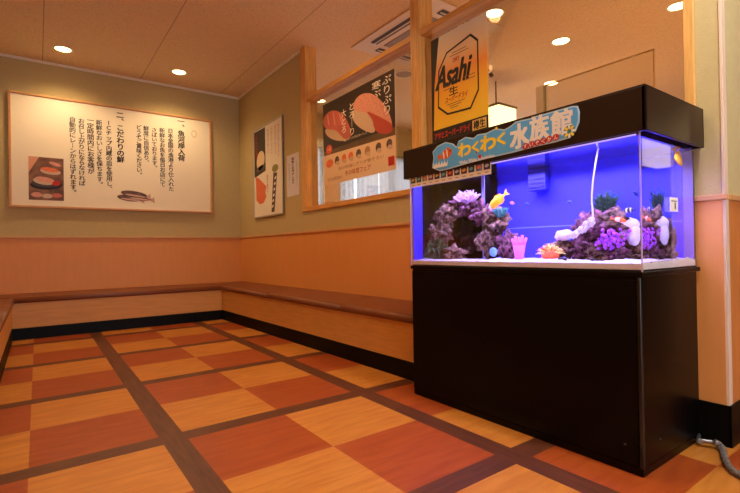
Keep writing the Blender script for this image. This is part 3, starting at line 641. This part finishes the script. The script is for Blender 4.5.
# lights under the hood, in the water line
for x, e in ((1.775, 1.0), (2.03, 1.0)):
    l = bpy.data.lights.new('hood_light', 'AREA'); l.shape = 'RECTANGLE'; l.size = 0.05; l.size_y = 1.1; l.energy = 15*e; l.color = (0.44, 0.37, 1.0); l.spread = math.radians(150)
    o = bpy.data.objects.new('hood_light', l); COL.objects.link(o); o.location = (x, 1.326, 1.190)

# overflow box, pipe, filter, sticker, airline
MB_ = mat('overflow_black', (5, 4, 8), 0.8, spec=0.0)
t = thing('overflow_box', 'black overflow box in the back left corner of the aquarium, behind the coral', 'overflow box', (2.08, 1.72, 0.73))
MB().box((2.0, 1.575, 0.73), (2.155, 1.885, 1.19), MB_, 0.003).build('chamber', t)
MB().box((1.992, 1.572, 0.74), (2.0, 1.59, 1.19), mat('clear_acrylic', (150, 150, 200), 0.3)).build('edge_strip', t)
t = thing('filter_box', 'dark blue filter box high on the back of the aquarium, right of the yellow fish', 'filter', (2.14, 1.33, 1.09))
MB().box((2.11, 1.275, 1.085), (2.155, 1.37, 1.19), mat('filter_blue', (26, 24, 150), 0.5), 0.004).build('housing', t)
for k in range(3): MB().box((2.106, 1.285, 1.10+0.02*k), (2.111, 1.36, 1.106+0.02*k), mat('filter_slot', (16, 14, 90), 0.5)).build('slot', t)
def refr_at(u, v, X):
    d = (FWD+RGT*((u-370)/F_PX)+UPV*((246.5-v)/F_PX)); a = EYE+d*((AX0-EYE.x)/d.x); d = d.normalized()
    n = Vector((-1, 0, 0)); c = -d.dot(n); eta = 1/1.33; k = 1-eta*eta*(1-c*c); r = eta*d+(eta*c-math.sqrt(k))*n
    return a+r*((X-AX0)/r.x)
pts = [refr_at(u, v, 1.83) for u, v in ((598.5, 141), (597.5, 150), (595, 165), (592.5, 182), (591.5, 200), (592.5, 214), (592, 224))]
sm = []
for a in range(len(pts)-1):
    p0, p1, p2, p3 = pts[max(a-1, 0)], pts[a], pts[a+1], pts[min(a+2, len(pts)-1)]
    for k in range(6):
        q_ = k/6; sm.append(0.5*((2*p1)+(p2-p0)*q_+(2*p0-5*p1+4*p2-p3)*q_*q_+(3*p1-p0-3*p2+p3)*q_**3))
sm.append(pts[-1]); sm = [p if p.z < 1.192 else Vector((p.x, p.y, 1.192)) for p in sm]
tag(MB().tube(sm, 0.0036, mat('airline_white', (236, 236, 250), 0.4), 8).build('airline_tube'), 'thin white airline tube hanging down to the right-hand rocks in the aquarium', 'tube')
t = thing('thermometer', 'small white thermometer label on the right side pane of the aquarium', 'thermometer', (2.05, AY0-0.001, 0.94))
FT = Face(1, AY0-0.0005); tx0, tz1 = FT.px(669.5, 197); tx1, tz0 = FT.px(677.5, 212)
MB().box(FT.w(tx0, tz0, 0), FT.w(tx1, tz1, 0.002), PAPER).build('label', t)
m = MB(); flat(m, FT, [(tx0+0.55*(tx1-tx0), tz0+0.01), (tx0+0.68*(tx1-tx0), tz0+0.01), (tx0+0.68*(tx1-tx0), tz0+0.035), (tx0+0.55*(tx1-tx0), tz0+0.035)], 0.0022, INK); flat(m, FT, [(tx0+0.01, tz1-0.016), (tx1-0.01, tz1-0.016), (tx1-0.01, tz1-0.012), (tx0+0.01, tz1-0.012)], 0.0022, mat('grey_ink', (120, 116, 126), 0.7)); m.build('scale', t)

# rocks
ROCK = mat('reef_rock', (128, 98, 78), 0.95, spec=0.1, rgb2=(28, 19, 16), scale=48, bump=1.0, bscale=70)
ROCKP = mat('purple_crusted_rock', (130, 82, 96), 0.95, spec=0.1, rgb2=(30, 19, 20), scale=44, bump=1.0, bscale=70)
ROCKG = mat('green_crusted_rock', (62, 104, 56), 0.95, spec=0.1, rgb2=(32, 28, 22), scale=30, bump=1.0, bscale=70)
rk = [0]
def rock(X, u, v, r, m, label, group):
    p = refr_at(u, v, X); p.z = max(p.z, 0.745+r[2]*0.55); rk[0] += 1
    o = MB().blob(p, r, m, amp=0.8, freq=2.1, sub=4, seed=rk[0]*1.37, oct=4).build('reef_rock', origin=p)
    return tag(o, label, 'rock', group)
GL, GRR = 'rocks of the left reef', 'rocks of the right reef'
for a in ((1.82, 436, 250, (0.07, 0.06, 0.06), ROCKG, 'green-tinged reef rock at the foot of the left reef near the tank corner'),
          (1.84, 440, 233, (0.065, 0.06, 0.06), ROCK, 'brown reef rock low on the left slope of the left reef'),
          (1.87, 446, 216, (0.065, 0.055, 0.05), ROCK, 'brown reef rock just below the branching coral on its left'),
          (1.93, 466, 207, (0.07, 0.07, 0.042), ROCKP, 'purple reef rock bridging the dark cave under the branching coral'),
          (1.93, 484, 214, (0.06, 0.055, 0.05), ROCKP, 'purple reef rock right of the coral beside the yellow fish'),
          (1.93, 495, 222, (0.065, 0.06, 0.055), ROCK, 'large reef rock on the right shoulder of the left reef'),
          (1.90, 487, 242, (0.055, 0.055, 0.055), ROCK, 'reef rock right of the dark cave above the blue shell'),
          (1.92, 505, 246, (0.06, 0.055, 0.06), ROCKP, 'reef rock between the blue shell and the pink finger coral'),
          (1.84, 455, 254, (0.055, 0.06, 0.035), ROCK, 'low reef rock in front of the dark cave'),
          (2.03, 470, 238, (0.05, 0.08, 0.09), mat('shadow_rock', (20, 18, 24), 0.95, bump=0.6, bscale=55), 'reef rock at the back of the cave in the left reef, coloured dark for shade')): rock(*a, GL)  # last rock: near-black colour stands in for the shade deep in the cave
for a in ((1.93, 562, 249, (0.05, 0.05, 0.04), ROCK, 'small reef rock under the round white coral at the left end of the right reef'),
          (1.97, 580, 248, (0.055, 0.05, 0.045), ROCKP, 'reef rock beneath the ruffled white coral'),
          (2.02, 598, 228, (0.08, 0.08, 0.07), ROCKP, 'big purple reef rock in the middle of the right reef behind the purple polyps'),
          (2.02, 616, 226, (0.06, 0.06, 0.055), ROCK, 'reef rock behind the orange fish at the top of the right reef'),
          (1.98, 600, 253, (0.06, 0.055, 0.04), ROCK, 'reef rock on the sand in front of the purple polyps'),
          (1.98, 617, 256, (0.055, 0.05, 0.035), ROCKP, 'reef rock on the sand below the white mushroom coral'),
          (2.06, 633, 255, (0.05, 0.045, 0.035), ROCK, 'reef rock nearest the right pane of the aquarium'),
          (2.09, 624, 238, (0.05, 0.06, 0.06), ROCK, 'dark reef rock behind the white mushroom coral')): rock(*a, GRR)

# corals
def branching(name, label, p, n, spread, hgt, r, m, cat='coral', up=0.6, seed=1):
    rnd = random.Random(seed); mb = MB()
    for k in range(n):
        a = rnd.uniform(0, 2*PI); t_ = rnd.uniform(0.15, 1); d = Vector((math.cos(a)*spread*t_*0.5, math.sin(a)*spread*t_, hgt*rnd.uniform(0.55, 1)*(1-0.35*t_)))
        mid = p+d*0.5+Vector((0, 0, -0.006)); tip = p+d
        mb.tube([p+d*0.05, mid, tip, tip+d.normalized()*r*0.7], lambda s, r=r: r*(1.0 if s < 0.9 else 0.45)*(0.8+0.4*s), m, 7)
        for j in range(3):
            b = rnd.uniform(0.4, 0.9); e = Vector((rnd.uniform(-1, 1), rnd.uniform(-1, 1), rnd.uniform(0.2, 1))).normalized()*spread*0.28
            mb.tube([p+d*b, p+d*b+e*0.6, p+d*b+e], lambda s, r=r: r*0.75*(1-0.35*s), m, 6)
    return tag(mb.build(name, origin=p), label, cat)
LILAC = mat('lilac_coral', (232, 196, 226), 0.8); branching('branching_coral', 'pale lilac branching coral crowning the left reef', refr_at(466, 204, 1.88), 54, 0.095, 0.08, 0.0048, LILAC, seed=3)
PINKC = mat('pink_coral', (250, 120, 190), 0.7)
p = refr_at(519, 258, 1.86); mb = MB(); mb.tube([p+Vector((0, 0, -0.01)), p+Vector((0, 0, 0.03)), p+Vector((0, 0, 0.06))], lambda s: 0.02+0.012*s, PINKC, 12)
for k, (dy, dz) in enumerate(((0.034, 0.088), (0.018, 0.102), (0.0, 0.098), (-0.016, 0.106), (-0.034, 0.092))): mb.tube([p+Vector((0.004*(-1)**k, dy*0.55, 0.045)), p+Vector((0, dy*0.9, 0.075)), p+Vector((0, dy*1.15, dz))], lambda s: 0.0095-0.003*s, PINKC, 8)
tag(mb.build('finger_coral', origin=p), 'bright pink finger coral at the right foot of the left reef', 'coral')
PURP = mat('purple_polyps', (206, 92, 226), 0.8, rgb2=(150, 60, 190), scale=60)
rnd = random.Random(5); p = refr_at(610, 240, 1.94); mb = MB()
for k in range(90):
    d = Vector((rnd.uniform(-0.03, 0.03), rnd.gauss(0, 0.034), rnd.gauss(0, 0.02))); d.y = max(-0.065, min(0.065, d.y)); d.z = max(-0.035, min(0.04, d.z)); d.x += -0.012+0.3*abs(d.y)
    mb.blob(p+d, rnd.uniform(0.005, 0.009), PURP, amp=0.25, sub=1, seed=k)
tag(mb.build('polyp_coral', origin=p), 'cluster of bright purple polyps on the front of the right reef', 'coral')
WCOR = mat('white_coral', (244, 236, 240), 0.85, bump=0.2, bscale=90)
p = refr_at(630, 229, 2.02); mb = MB(); mb.blob(p+Vector((0, 0.010, 0.014)), (0.044, 0.044, 0.034), WCOR, 0.1, sub=3, seed=2); mb.blob(p+Vector((-0.005, 0.030, -0.012)), (0.03, 0.025, 0.036), WCOR, 0.1, sub=3, seed=3); mb.blob(p+Vector((-0.006, -0.014, -0.022)), (0.034, 0.027, 0.044), WCOR, 0.1, sub=3, seed=4)
tag(mb.build('mushroom_coral', origin=p), 'smooth white mushroom coral at the right end of the right reef', 'coral')
p = refr_at(583, 228, 1.88); mb = MB()
for k in range(70): mb.blob(p+Vector((rnd.uniform(-0.022, 0.016), rnd.uniform(-0.046, 0.046), rnd.uniform(-0.014, 0.014))), rnd.uniform(0.005, 0.009), WCOR, 0.6, sub=2, seed=k)
for v_ in mb.bm.verts: v_.co.z += -(v_.co.y-p.y)*0.62
tag(mb.build('ruffled_coral', origin=p), 'ruffled white coral slanting up towards the airline tube', 'coral')
p = refr_at(564, 235, 1.90); tag(MB().blob(p, (0.032, 0.042, 0.022), WCOR, 0.35, freq=3.4, sub=3, seed=9).build('brain_coral', origin=p), 'low round white coral at the left end of the right reef', 'coral')
# anemone with orange and cream tentacles
p = refr_at(550, 258, 1.85); t = thing('sea_anemone', 'orange and cream sea anemone on the sand between the two reefs', 'anemone', p)
AN1, AN2 = mat('anemone_cream', (230, 200, 110), 0.6), mat('anemone_orange', (240, 92, 34), 0.6)
MB().blob(p+Vector((0, 0, 0.012)), (0.032, 0.040, 0.026), AN2, 0.1, sub=3).build('body', t); mb = MB()
for k in range(110):
    a = rnd.uniform(0, 2*PI); e = rnd.uniform(0.1, 1.45); d = Vector((math.cos(a)*math.cos(e), math.sin(a)*math.cos(e)*1.15, math.sin(e)*0.8))
    b = p+Vector((0, 0, 0.014))+d*0.022; l_ = rnd.uniform(0.024, 0.04); mb.tube([b, b+d*l_*0.6+Vector((0, 0, 0.003)), b+d*l_+Vector((0, 0, -0.001))], lambda s: 0.0030*(1-0.4*s), AN1 if rnd.random() < 0.72 else AN2, 5)
mb.build('tentacles', t)
p = refr_at(493, 252, 1.82); tag(MB().blob(p, (0.02, 0.02, 0.022), mat('blue_shell', (96, 150, 220), 0.6, bump=0.3, bscale=80), 0.12, sub=3, seed=4).build('blue_shell', origin=p), 'round pale blue shell resting against the left reef', 'shell')
# green growths
def seaweed(label, p, n, hgt, spread, m, seed):
    rnd = random.Random(seed); mb = MB()
    for k in range(n):
        a = rnd.uniform(0, 2*PI); r_ = spread*rnd.uniform(0.2, 1); b = p+Vector((math.cos(a)*0.012, math.sin(a)*0.02, 0)); tip = p+Vector((math.cos(a)*r_*0.6, math.sin(a)*r_, hgt*rnd.uniform(0.6, 1)))
        w_ = Vector((0, rnd.uniform(0.004, 0.007), 0)); mid = b.lerp(tip, 0.55)+Vector((0, 0, 0.012))
        for s0, s1, w0, w1 in ((b, mid, 0.5, 1), (mid, tip, 1, 0.15)):
            vs = [mb.bm.verts.new(x) for x in (s0-w_*w0, s0+w_*w0, s1+w_*w1, s1-w_*w1)]; mb.bm.faces.new(vs).material_index = mb.mi(m)
        for j in range(6):
            c = b.lerp(tip, 0.25+0.12*j); e = Vector((rnd.uniform(-0.006, 0.006), 0.016*(-1)**j, 0.008)); mb.tube([c, c+e], lambda s: 0.0022*(1-0.5*s), m, 4)
    return tag(mb.build('seaweed', origin=p), label, 'seaweed')
GRN = mat('green_weed', (18, 60, 38), 0.7); TEAL = mat('teal_weed', (52, 120, 110), 0.7)
seaweed('feathery dark green seaweed rising behind the right reef', refr_at(605, 217, 2.10), 44, 0.12, 0.075, GRN, 2)
seaweed('short teal seaweed on the right shoulder of the left reef', refr_at(500, 217, 1.90), 30, 0.045, 0.05, TEAL, 4)
seaweed('small green seaweed tuft at the foot of the left reef', refr_at(442, 247, 1.83), 18, 0.04, 0.03, mat('leaf_weed', (84, 150, 70), 0.7), 6)
seaweed('green seaweed tuft halfway up the left reef, left of the coral', refr_at(447, 218, 1.88), 16, 0.04, 0.03, GRN, 8)
p = refr_at(592, 259.5, 1.74); tag(MB().blob(p, (0.009, 0.011, 0.006), INK, 0.3, sub=2).build('black_snail', origin=p), 'tiny black snail on the sand in front of the right reef', 'snail')
p = refr_at(566, 259.5, 1.76); q2 = refr_at(558, 259, 1.76)
tag(MB().tube([p, p.lerp(q2, 0.5)+Vector((0, 0, 0.003)), q2], lambda s: 0.006*(1-0.5*s), INK, 8).build('sea_slug', origin=p), 'dark slug lying on the sand right of the anemone', 'slug')

# fish
def fish(name, label, p, heading, pitch, L, hgt, wid, m, m2=None, bands=(), cat='fish', finm=None):
    """heading: angle of the nose in plan; bands: (from, to) fractions of the body in the second colour"""
    t = thing(name, label, cat, p); M = Matrix.Translation(p) @ Matrix.Rotation(heading, 4, 'Z') @ Matrix.Rotation(-pitch, 4, 'Y')
    prof = lambda s: max(0.04, (math.sin(PI*min(1, s*0.92+0.05))**0.8))
    mb = MB(); rings = []; n, k = 16, 12; mb.mi(m)
    if m2: mb.mi(m2)
    for i in range(n+1):
        s = i/n; x = L*(0.5-s*0.8); h_ = hgt*0.5*prof(s); w_ = wid*0.5*prof(s)
        rings.append([mb.bm.verts.new(M @ Vector((x, w_*math.cos(2*PI*j/k), h_*math.sin(2*PI*j/k)))) for j in range(k)])
    for i in range(n):
        s = (i+0.5)/n; mi_ = 1 if m2 and any(a <= s <= b for a, b in bands) else 0
        for j in range(k):
            f = mb.bm.faces.new((rings[i][j], rings[i][(j+1) % k], rings[i+1][(j+1) % k], rings[i+1][j])); f.smooth = True; f.material_index = mi_
    mb.bm.faces.new(rings[0]); mb.bm.faces.new(rings[-1][::-1]); mb.build('body', t)
    fm = finm or m
    def fin(nm, pts): MB().prism([M @ Vector((x*L, -wid*0.03, z*hgt)) for x, z in pts], (M.to_3x3() @ Vector((0, wid*0.06, 0))), fm).build(nm, t)
    fin('tail_fin', [(-0.28, 0.06), (-0.5, 0.4), (-0.44, 0.0), (-0.5, -0.4), (-0.28, -0.06)])
    fin('dorsal_fin', [(0.18, 0.42), (0.02, 0.66), (-0.2, 0.48), (-0.22, 0.26), (0.0, 0.44)])
    fin('belly_fin', [(0.1, -0.42), (-0.06, -0.62), (-0.2, -0.44), (-0.2, -0.26), (0.0, -0.44)])
    return t
YEL = mat('yellow_fish', (255, 176, 10), 0.5); WHF = mat('white_fish', (240, 240, 245), 0.5); BLK = mat('black_fish', (16, 14, 24), 0.5); ORG = mat('orange_fish', (250, 110, 30), 0.5)
fish('yellow_fish', 'yellow fish with pale face swimming above the left reef', refr_at(498, 200, 1.80), PI/2+0.25, -0.62, 0.125, 0.044, 0.02, YEL, WHF, ((0.0, 0.12),))
fish('yellow_fish', 'yellow fish near the surface in the right end of the tank', Vector((2.10, 0.80, 1.165)), -0.6, -0.9, 0.09, 0.042, 0.016, YEL)
fish('clownfish', 'tiny dark fish with white bands above the white mushroom coral', refr_at(630, 210, 1.85), PI/2-0.2, 0.0, 0.05, 0.02, 0.01, BLK, WHF, ((0.2, 0.35), (0.6, 0.72)))
fish('orange_fish', 'small orange fish with a white tail end at the top of the right reef', refr_at(618, 219.5, 1.88), -PI/2+0.2, -0.25, 0.06, 0.018, 0.01, ORG, WHF, ((0.5, 0.9),))
for u, v, s in ((527, 204, 'tiny dark blue fish in open water right of the yellow fish'), (570, 202, 'tiny dark blue fish in open water nearer the airline tube')):
    fish('blue_fish', s, refr_at(u, v, 1.95), PI/2, 0.15, 0.032, 0.014, 0.008, mat('dark_blue_fish', (20, 40, 110), 0.5))
fish('pink_fish', 'tiny pinkish fish just right of the yellow fish', refr_at(512, 203, 1.95), PI/2+0.5, 0.3, 0.026, 0.014, 0.008, mat('pink_fish', (190, 110, 170), 0.5))
fish('blue_fish', 'tiny dark fish by the right corner edge of the tank above the reef', refr_at(636, 194, 1.85), PI/2+0.9, 0.6, 0.03, 0.013, 0.008, mat('dark_blue_fish', (20, 40, 110), 0.5))

# ------------------------------------------------------------------ sign on the hood and species strip
FH = Face(0, hx0)
P_ = lambda u, v: FH.px(u, v)
t = thing('aquarium_sign', 'sky blue cut-out sign with yellow and white lettering on the front of the aquarium hood', 'sign', FH.w(*P_(505, 140)))
SKY = mat('sky_blue_sign', (92, 182, 252), 0.5); SKYE = mat('pale_blue_edge', (186, 222, 248), 0.5)
outline = [(432.5, 168), (434, 158), (433, 152), (438, 146), (446, 142), (453, 143.5), (457, 147), (459, 141), (466, 137), (474, 138), (478, 134.5), (487, 133), (496, 128.5), (505, 129.5), (511, 126), (516, 117.5), (522, 116.5), (530, 118.5), (536, 113), (545, 109.5), (552, 111), (558, 107.5), (566, 107), (573, 104), (578, 106), (580, 112), (579.5, 122), (576, 131), (570, 138), (555, 142.5), (535, 147), (512, 153), (490, 158), (470, 163), (450, 169), (440, 172)]
pts = [P_(u, v) for u, v in outline]
pts = [(x, min(max(y, hz0+0.004), hz1-0.004)) for x, y in pts]
cx = sum(x for x, _ in pts)/len(pts); cy = sum(y for _, y in pts)/len(pts)
mb = MB(); flat(mb, FH, pts, 0.0002, SKYE, 0.003); mb.build('backing', t)
def inset(pts, d):
    n = len(pts); o = []
    for i in range(n):
        a, b, c = Vector(pts[i-1]), Vector(pts[i]), Vector(pts[(i+1) % n]); e = (c-a).normalized(); nn = Vector((e.y, -e.x)); o.append(tuple(b+nn*d))
    return o
area = sum(pts[i-1][0]*pts[i][1]-pts[i][0]*pts[i-1][1] for i in range(len(pts)))
mb = MB(); flat(mb, FH, inset(pts, 0.006 if area < 0 else -0.006), 0.0034, SKY, 0.0006); mb.build('blue_face', t)
YL = mat('sign_yellow', (255, 226, 56), 0.5)
def sign_text(body, u0, v0t, v0b, u1, v1t, v1b, m, bold, h=0.0045):
    """text between two upright edges; keeps level on the hood"""
    a, b = P_(u0, v0b), P_(u1, v1t); return text('lettering', body, FH, (a[0], a[1], b[0], b[1]), h, m, t, bold)
for ch, u0, u1, vt, vb in (('わ', 459, 471, 141.5, 157), ('く', 473, 479.5, 141, 152.5), ('わ', 481.5, 496, 133.5, 151.5), ('く', 498, 506, 132, 145.5)):
    a, b = P_(u0, vb), P_(u1, vt); text('lettering', ch, FH, (a[0], a[1]-0.002, b[0], b[1]), 0.0045, YL, t, 0.045)
for ch, u0, u1, v0, v1 in (('水', 511, 529, 150, 122), ('族', 531, 549, 141.5, 113.5), ('館', 552, 572.5, 137, 108)):
    x0 = P_(u0, 130)[0]; x1 = P_(u1, 130)[0]; um = (u0+u1)/2; y0 = P_(um, v0-2)[1]; y1 = P_(um, v1+2)[1]
    text('lettering', ch, FH, (x0, y0, x1, y1), 0.0045, WHITE, t, 0.04)
a, b = P_(460, 163.5), P_(495, 153.5); text('lettering', 'Waku Waku Suizokukan', FH, (a[0], a[1]-0.005, b[0], a[1]+0.011), 0.0045, WHITE, t, 0.03)
us = [526, 532, 538, 544, 550, 556.5]
for k, ch in enumerate('すいぞくかん'):
    x, y = P_(us[k], 147.3-0.2875*(us[k]-526)); y += 0.004
    mb = MB(); flat(mb, FH, ell(x, y, 0.0145, 0.0135), 0.0046, REDINK); mb.build('red_dot', t)
    text('lettering', ch, FH, (x-0.008, y-0.008, x+0.008, y+0.008), 0.0054, WHITE, t, 0.02)
x, y = P_(570, 131.5); mb = MB(); flat(mb, FH, ell(x, y, 0.024, 0.024), 0.0046, mat('sign_teal', (60, 130, 140), 0.5))
for k in range(8): a = k*PI/4; flat(mb, FH, ell(x+0.017*math.cos(a), y+0.017*math.sin(a), 0.009, 0.005, a), 0.0054, YL if k % 2 else WHITE)
mb.build('star_badge', t)
# plain striped fish and foam on the left end of the sign
x, y = P_(447, 154); mb = MB(); OF = mat('sign_orange', (226, 104, 44), 0.5)
flat(mb, FH, ell(x, y, 0.04, 0.024, 0.25), 0.0046, OF); flat(mb, FH, [(x-0.034, y-0.006), (x-0.06, y+0.008), (x-0.058, y-0.03)], 0.0046, OF); flat(mb, FH, [(x-0.01, y+0.02), (x+0.012, y+0.034), (x+0.022, y+0.024)], 0.0044, OF)
for k in (-0.018, 0.006): flat(mb, FH, ell(x+k, y+k*0.25, 0.0045, 0.021, 0.15), 0.0054, WHITE)
flat(mb, FH, ell(x+0.027, y+0.011, 0.004, 0.004), 0.0054, INK); mb.build('fish_picture', t)
mb = MB(); x0, y0 = P_(434.5, 170)
for k in range(5): flat(mb, FH, [(x0+0.02*k, y0+0.006*1), (x0+0.02*k+0.018, y0+0.006), (x0+0.02*k+0.022, y0+0.034+0.006*(k % 2)), (x0+0.02*k+0.01, y0+0.018), (x0+0.02*k-0.002, y0+0.036)], 0.0062, WHITE)
mb.build('foam_picture', t)
for u, v, r, c in ((480.5, 158.5, 0.012, REDINK), (497, 130.5, 0.008, YL), (477, 154.5, 0.006, REDINK)):
    mb = MB(); flat(mb, FH, ell(*P_(u, v-2), r*0.8, r*0.8), 0.0046, c); mb.build('bubble_picture', t)

FS = Face(0, AX0-0.0015)
yl = FS.px(410.5, 180)[0]; yr = FS.px(491, 165)[0]; zt = 1.207; zb = FS.px(450, 181.2)[1]
t = thing('species_strip', 'white strip of small fish photographs taped along the top left of the tank glass', 'label strip', FS.w((yl+yr)/2, zb))
MB().box(FS.w(yl, zb, -0.0008), FS.w(yr, zt, 0.0004), PAPER).build('sheet', t)
cols = [(60, 120, 110), (40, 70, 90), (180, 190, 180), (150, 60, 70), (40, 50, 110), (70, 120, 190), (130, 50, 60), (40, 36, 90), (90, 40, 50), (50, 60, 130), (120, 130, 190), (60, 50, 90)]
n = len(cols); pw = (yr-yl)/n
for k, c in enumerate(cols):
    mb = MB(); m_ = mat('fish_photo_%d' % k, c, 0.5, rgb2=tuple(int(v*0.5) for v in c), scale=30)
    a = yl+pw*k; flat(mb, FS, [(a+0.005, zb+0.024), (a+pw-0.005, zb+0.024), (a+pw-0.005, zt-0.003), (a+0.005, zt-0.003)], 0.0006, m_)
    flat(mb, FS, ell(a+pw/2, (zb+0.024+zt)/2, pw*0.26, 0.008, 0.2), 0.0014, mat('fish_photo_spot_%d' % (k % 4), ((220, 180, 90), (120, 190, 200), (230, 120, 90), (200, 200, 230))[k % 4], 0.5))
    mb.build('fish_photo', t)
mb = MB()
for k in range(n): flat(mb, FS, [(yl+pw*k+0.012, zb+0.010), (yl+pw*(k+1)-0.014, zb+0.010), (yl+pw*(k+1)-0.014, zb+0.013), (yl+pw*k+0.012, zb+0.013)], 0.0006, mat('grey_ink', (120, 116, 126), 0.7))
mb.build('caption', t)

# ------------------------------------------------------------------ conduit on the floor
cp = [Vector((2.196, 0.735, 0.022)), at(699, 440.5, 2, 0.022), at(705, 441.2, 2, 0.022), at(711, 442, 2, 0.022), at(717, 443.5, 2, 0.022), at(722, 448, 2, 0.016), at(725, 459, 2, 0.013), at(731, 469, 2, 0.013), at(740, 475, 2, 0.013), at(760, 484, 2, 0.013), at(800, 490, 2, 0.013)]
cp = [Vector(c) for c in cp]
def smooth(pts, k=8):
    o = []
    for a in range(len(pts)-1):
        p0, p1, p2, p3 = pts[max(a-1, 0)], pts[a], pts[a+1], pts[min(a+2, len(pts)-1)]
        for i in range(k): s = i/k; o.append(0.5*((2*p1)+(p2-p0)*s+(2*p0-5*p1+4*p2-p3)*s*s+(3*p1-p0-3*p2+p3)*s**3))
    return o+[pts[-1]]
t = thing('cable_conduit', 'grey flexible cable conduit with silver couplings on the floor behind the aquarium stand', 'conduit', cp[1])
sl = smooth(cp[4:], 24); MB().tube(sl, lambda s: 0.0115+0.0016*math.sin(s*420), mat('braided_grey', (140, 132, 124), 0.5, rgb2=(60, 58, 58), scale=120), 10).build('sleeve', t)
MB().tube([cp[0], cp[1], cp[2], cp[3], cp[4]], 0.008, mat('conduit_metal', (150, 150, 156), 0.35, metal=0.8), 10).build('pipe', t)
for c, d in ((cp[4], (cp[5]-cp[3]).normalized()), (cp[1], (cp[2]-cp[0]).normalized())): MB().tube([c-d*0.010, c+d*0.010], 0.0135 if c is cp[4] else 0.0105, mat('conduit_metal', (150, 150, 156), 0.35, metal=0.8), 8).build('coupling', t)

# ------------------------------------------------------------------ daylight and view
w = bpy.data.worlds.new('daylight'); scene.world = w; w.use_nodes = True
w.node_tree.nodes['Background'].inputs[0].default_value = (0.86, 0.92, 1.0, 1); w.node_tree.nodes['Background'].inputs[1].default_value = 4.0
def portal(loc, rot, sx, sy):
    l = bpy.data.lights.new('daylight_portal', 'AREA'); l.shape = 'RECTANGLE'; l.size = sx; l.size_y = sy; l.cycles.is_portal = True
    o = bpy.data.objects.new('daylight_portal', l); COL.objects.link(o); o.location = loc; o.rotation_euler = rot
portal((1.0, YR-0.09, 1.15), (-PI/2, 0, 0), 2.0, 2.3)
for a, b in WINX: portal(((a+b)/2, YB+0.09, (WZ0+WZ1)/2), (PI/2, 0, PI), b-a, WZ1-WZ0)
vs = scene.view_settings; vs.view_transform = 'Standard'; vs.look = 'None'; vs.exposure = 0.3; vs.gamma = 1.0; vs.use_curve_mapping = False
cy = scene.cycles if hasattr(scene, 'cycles') else None
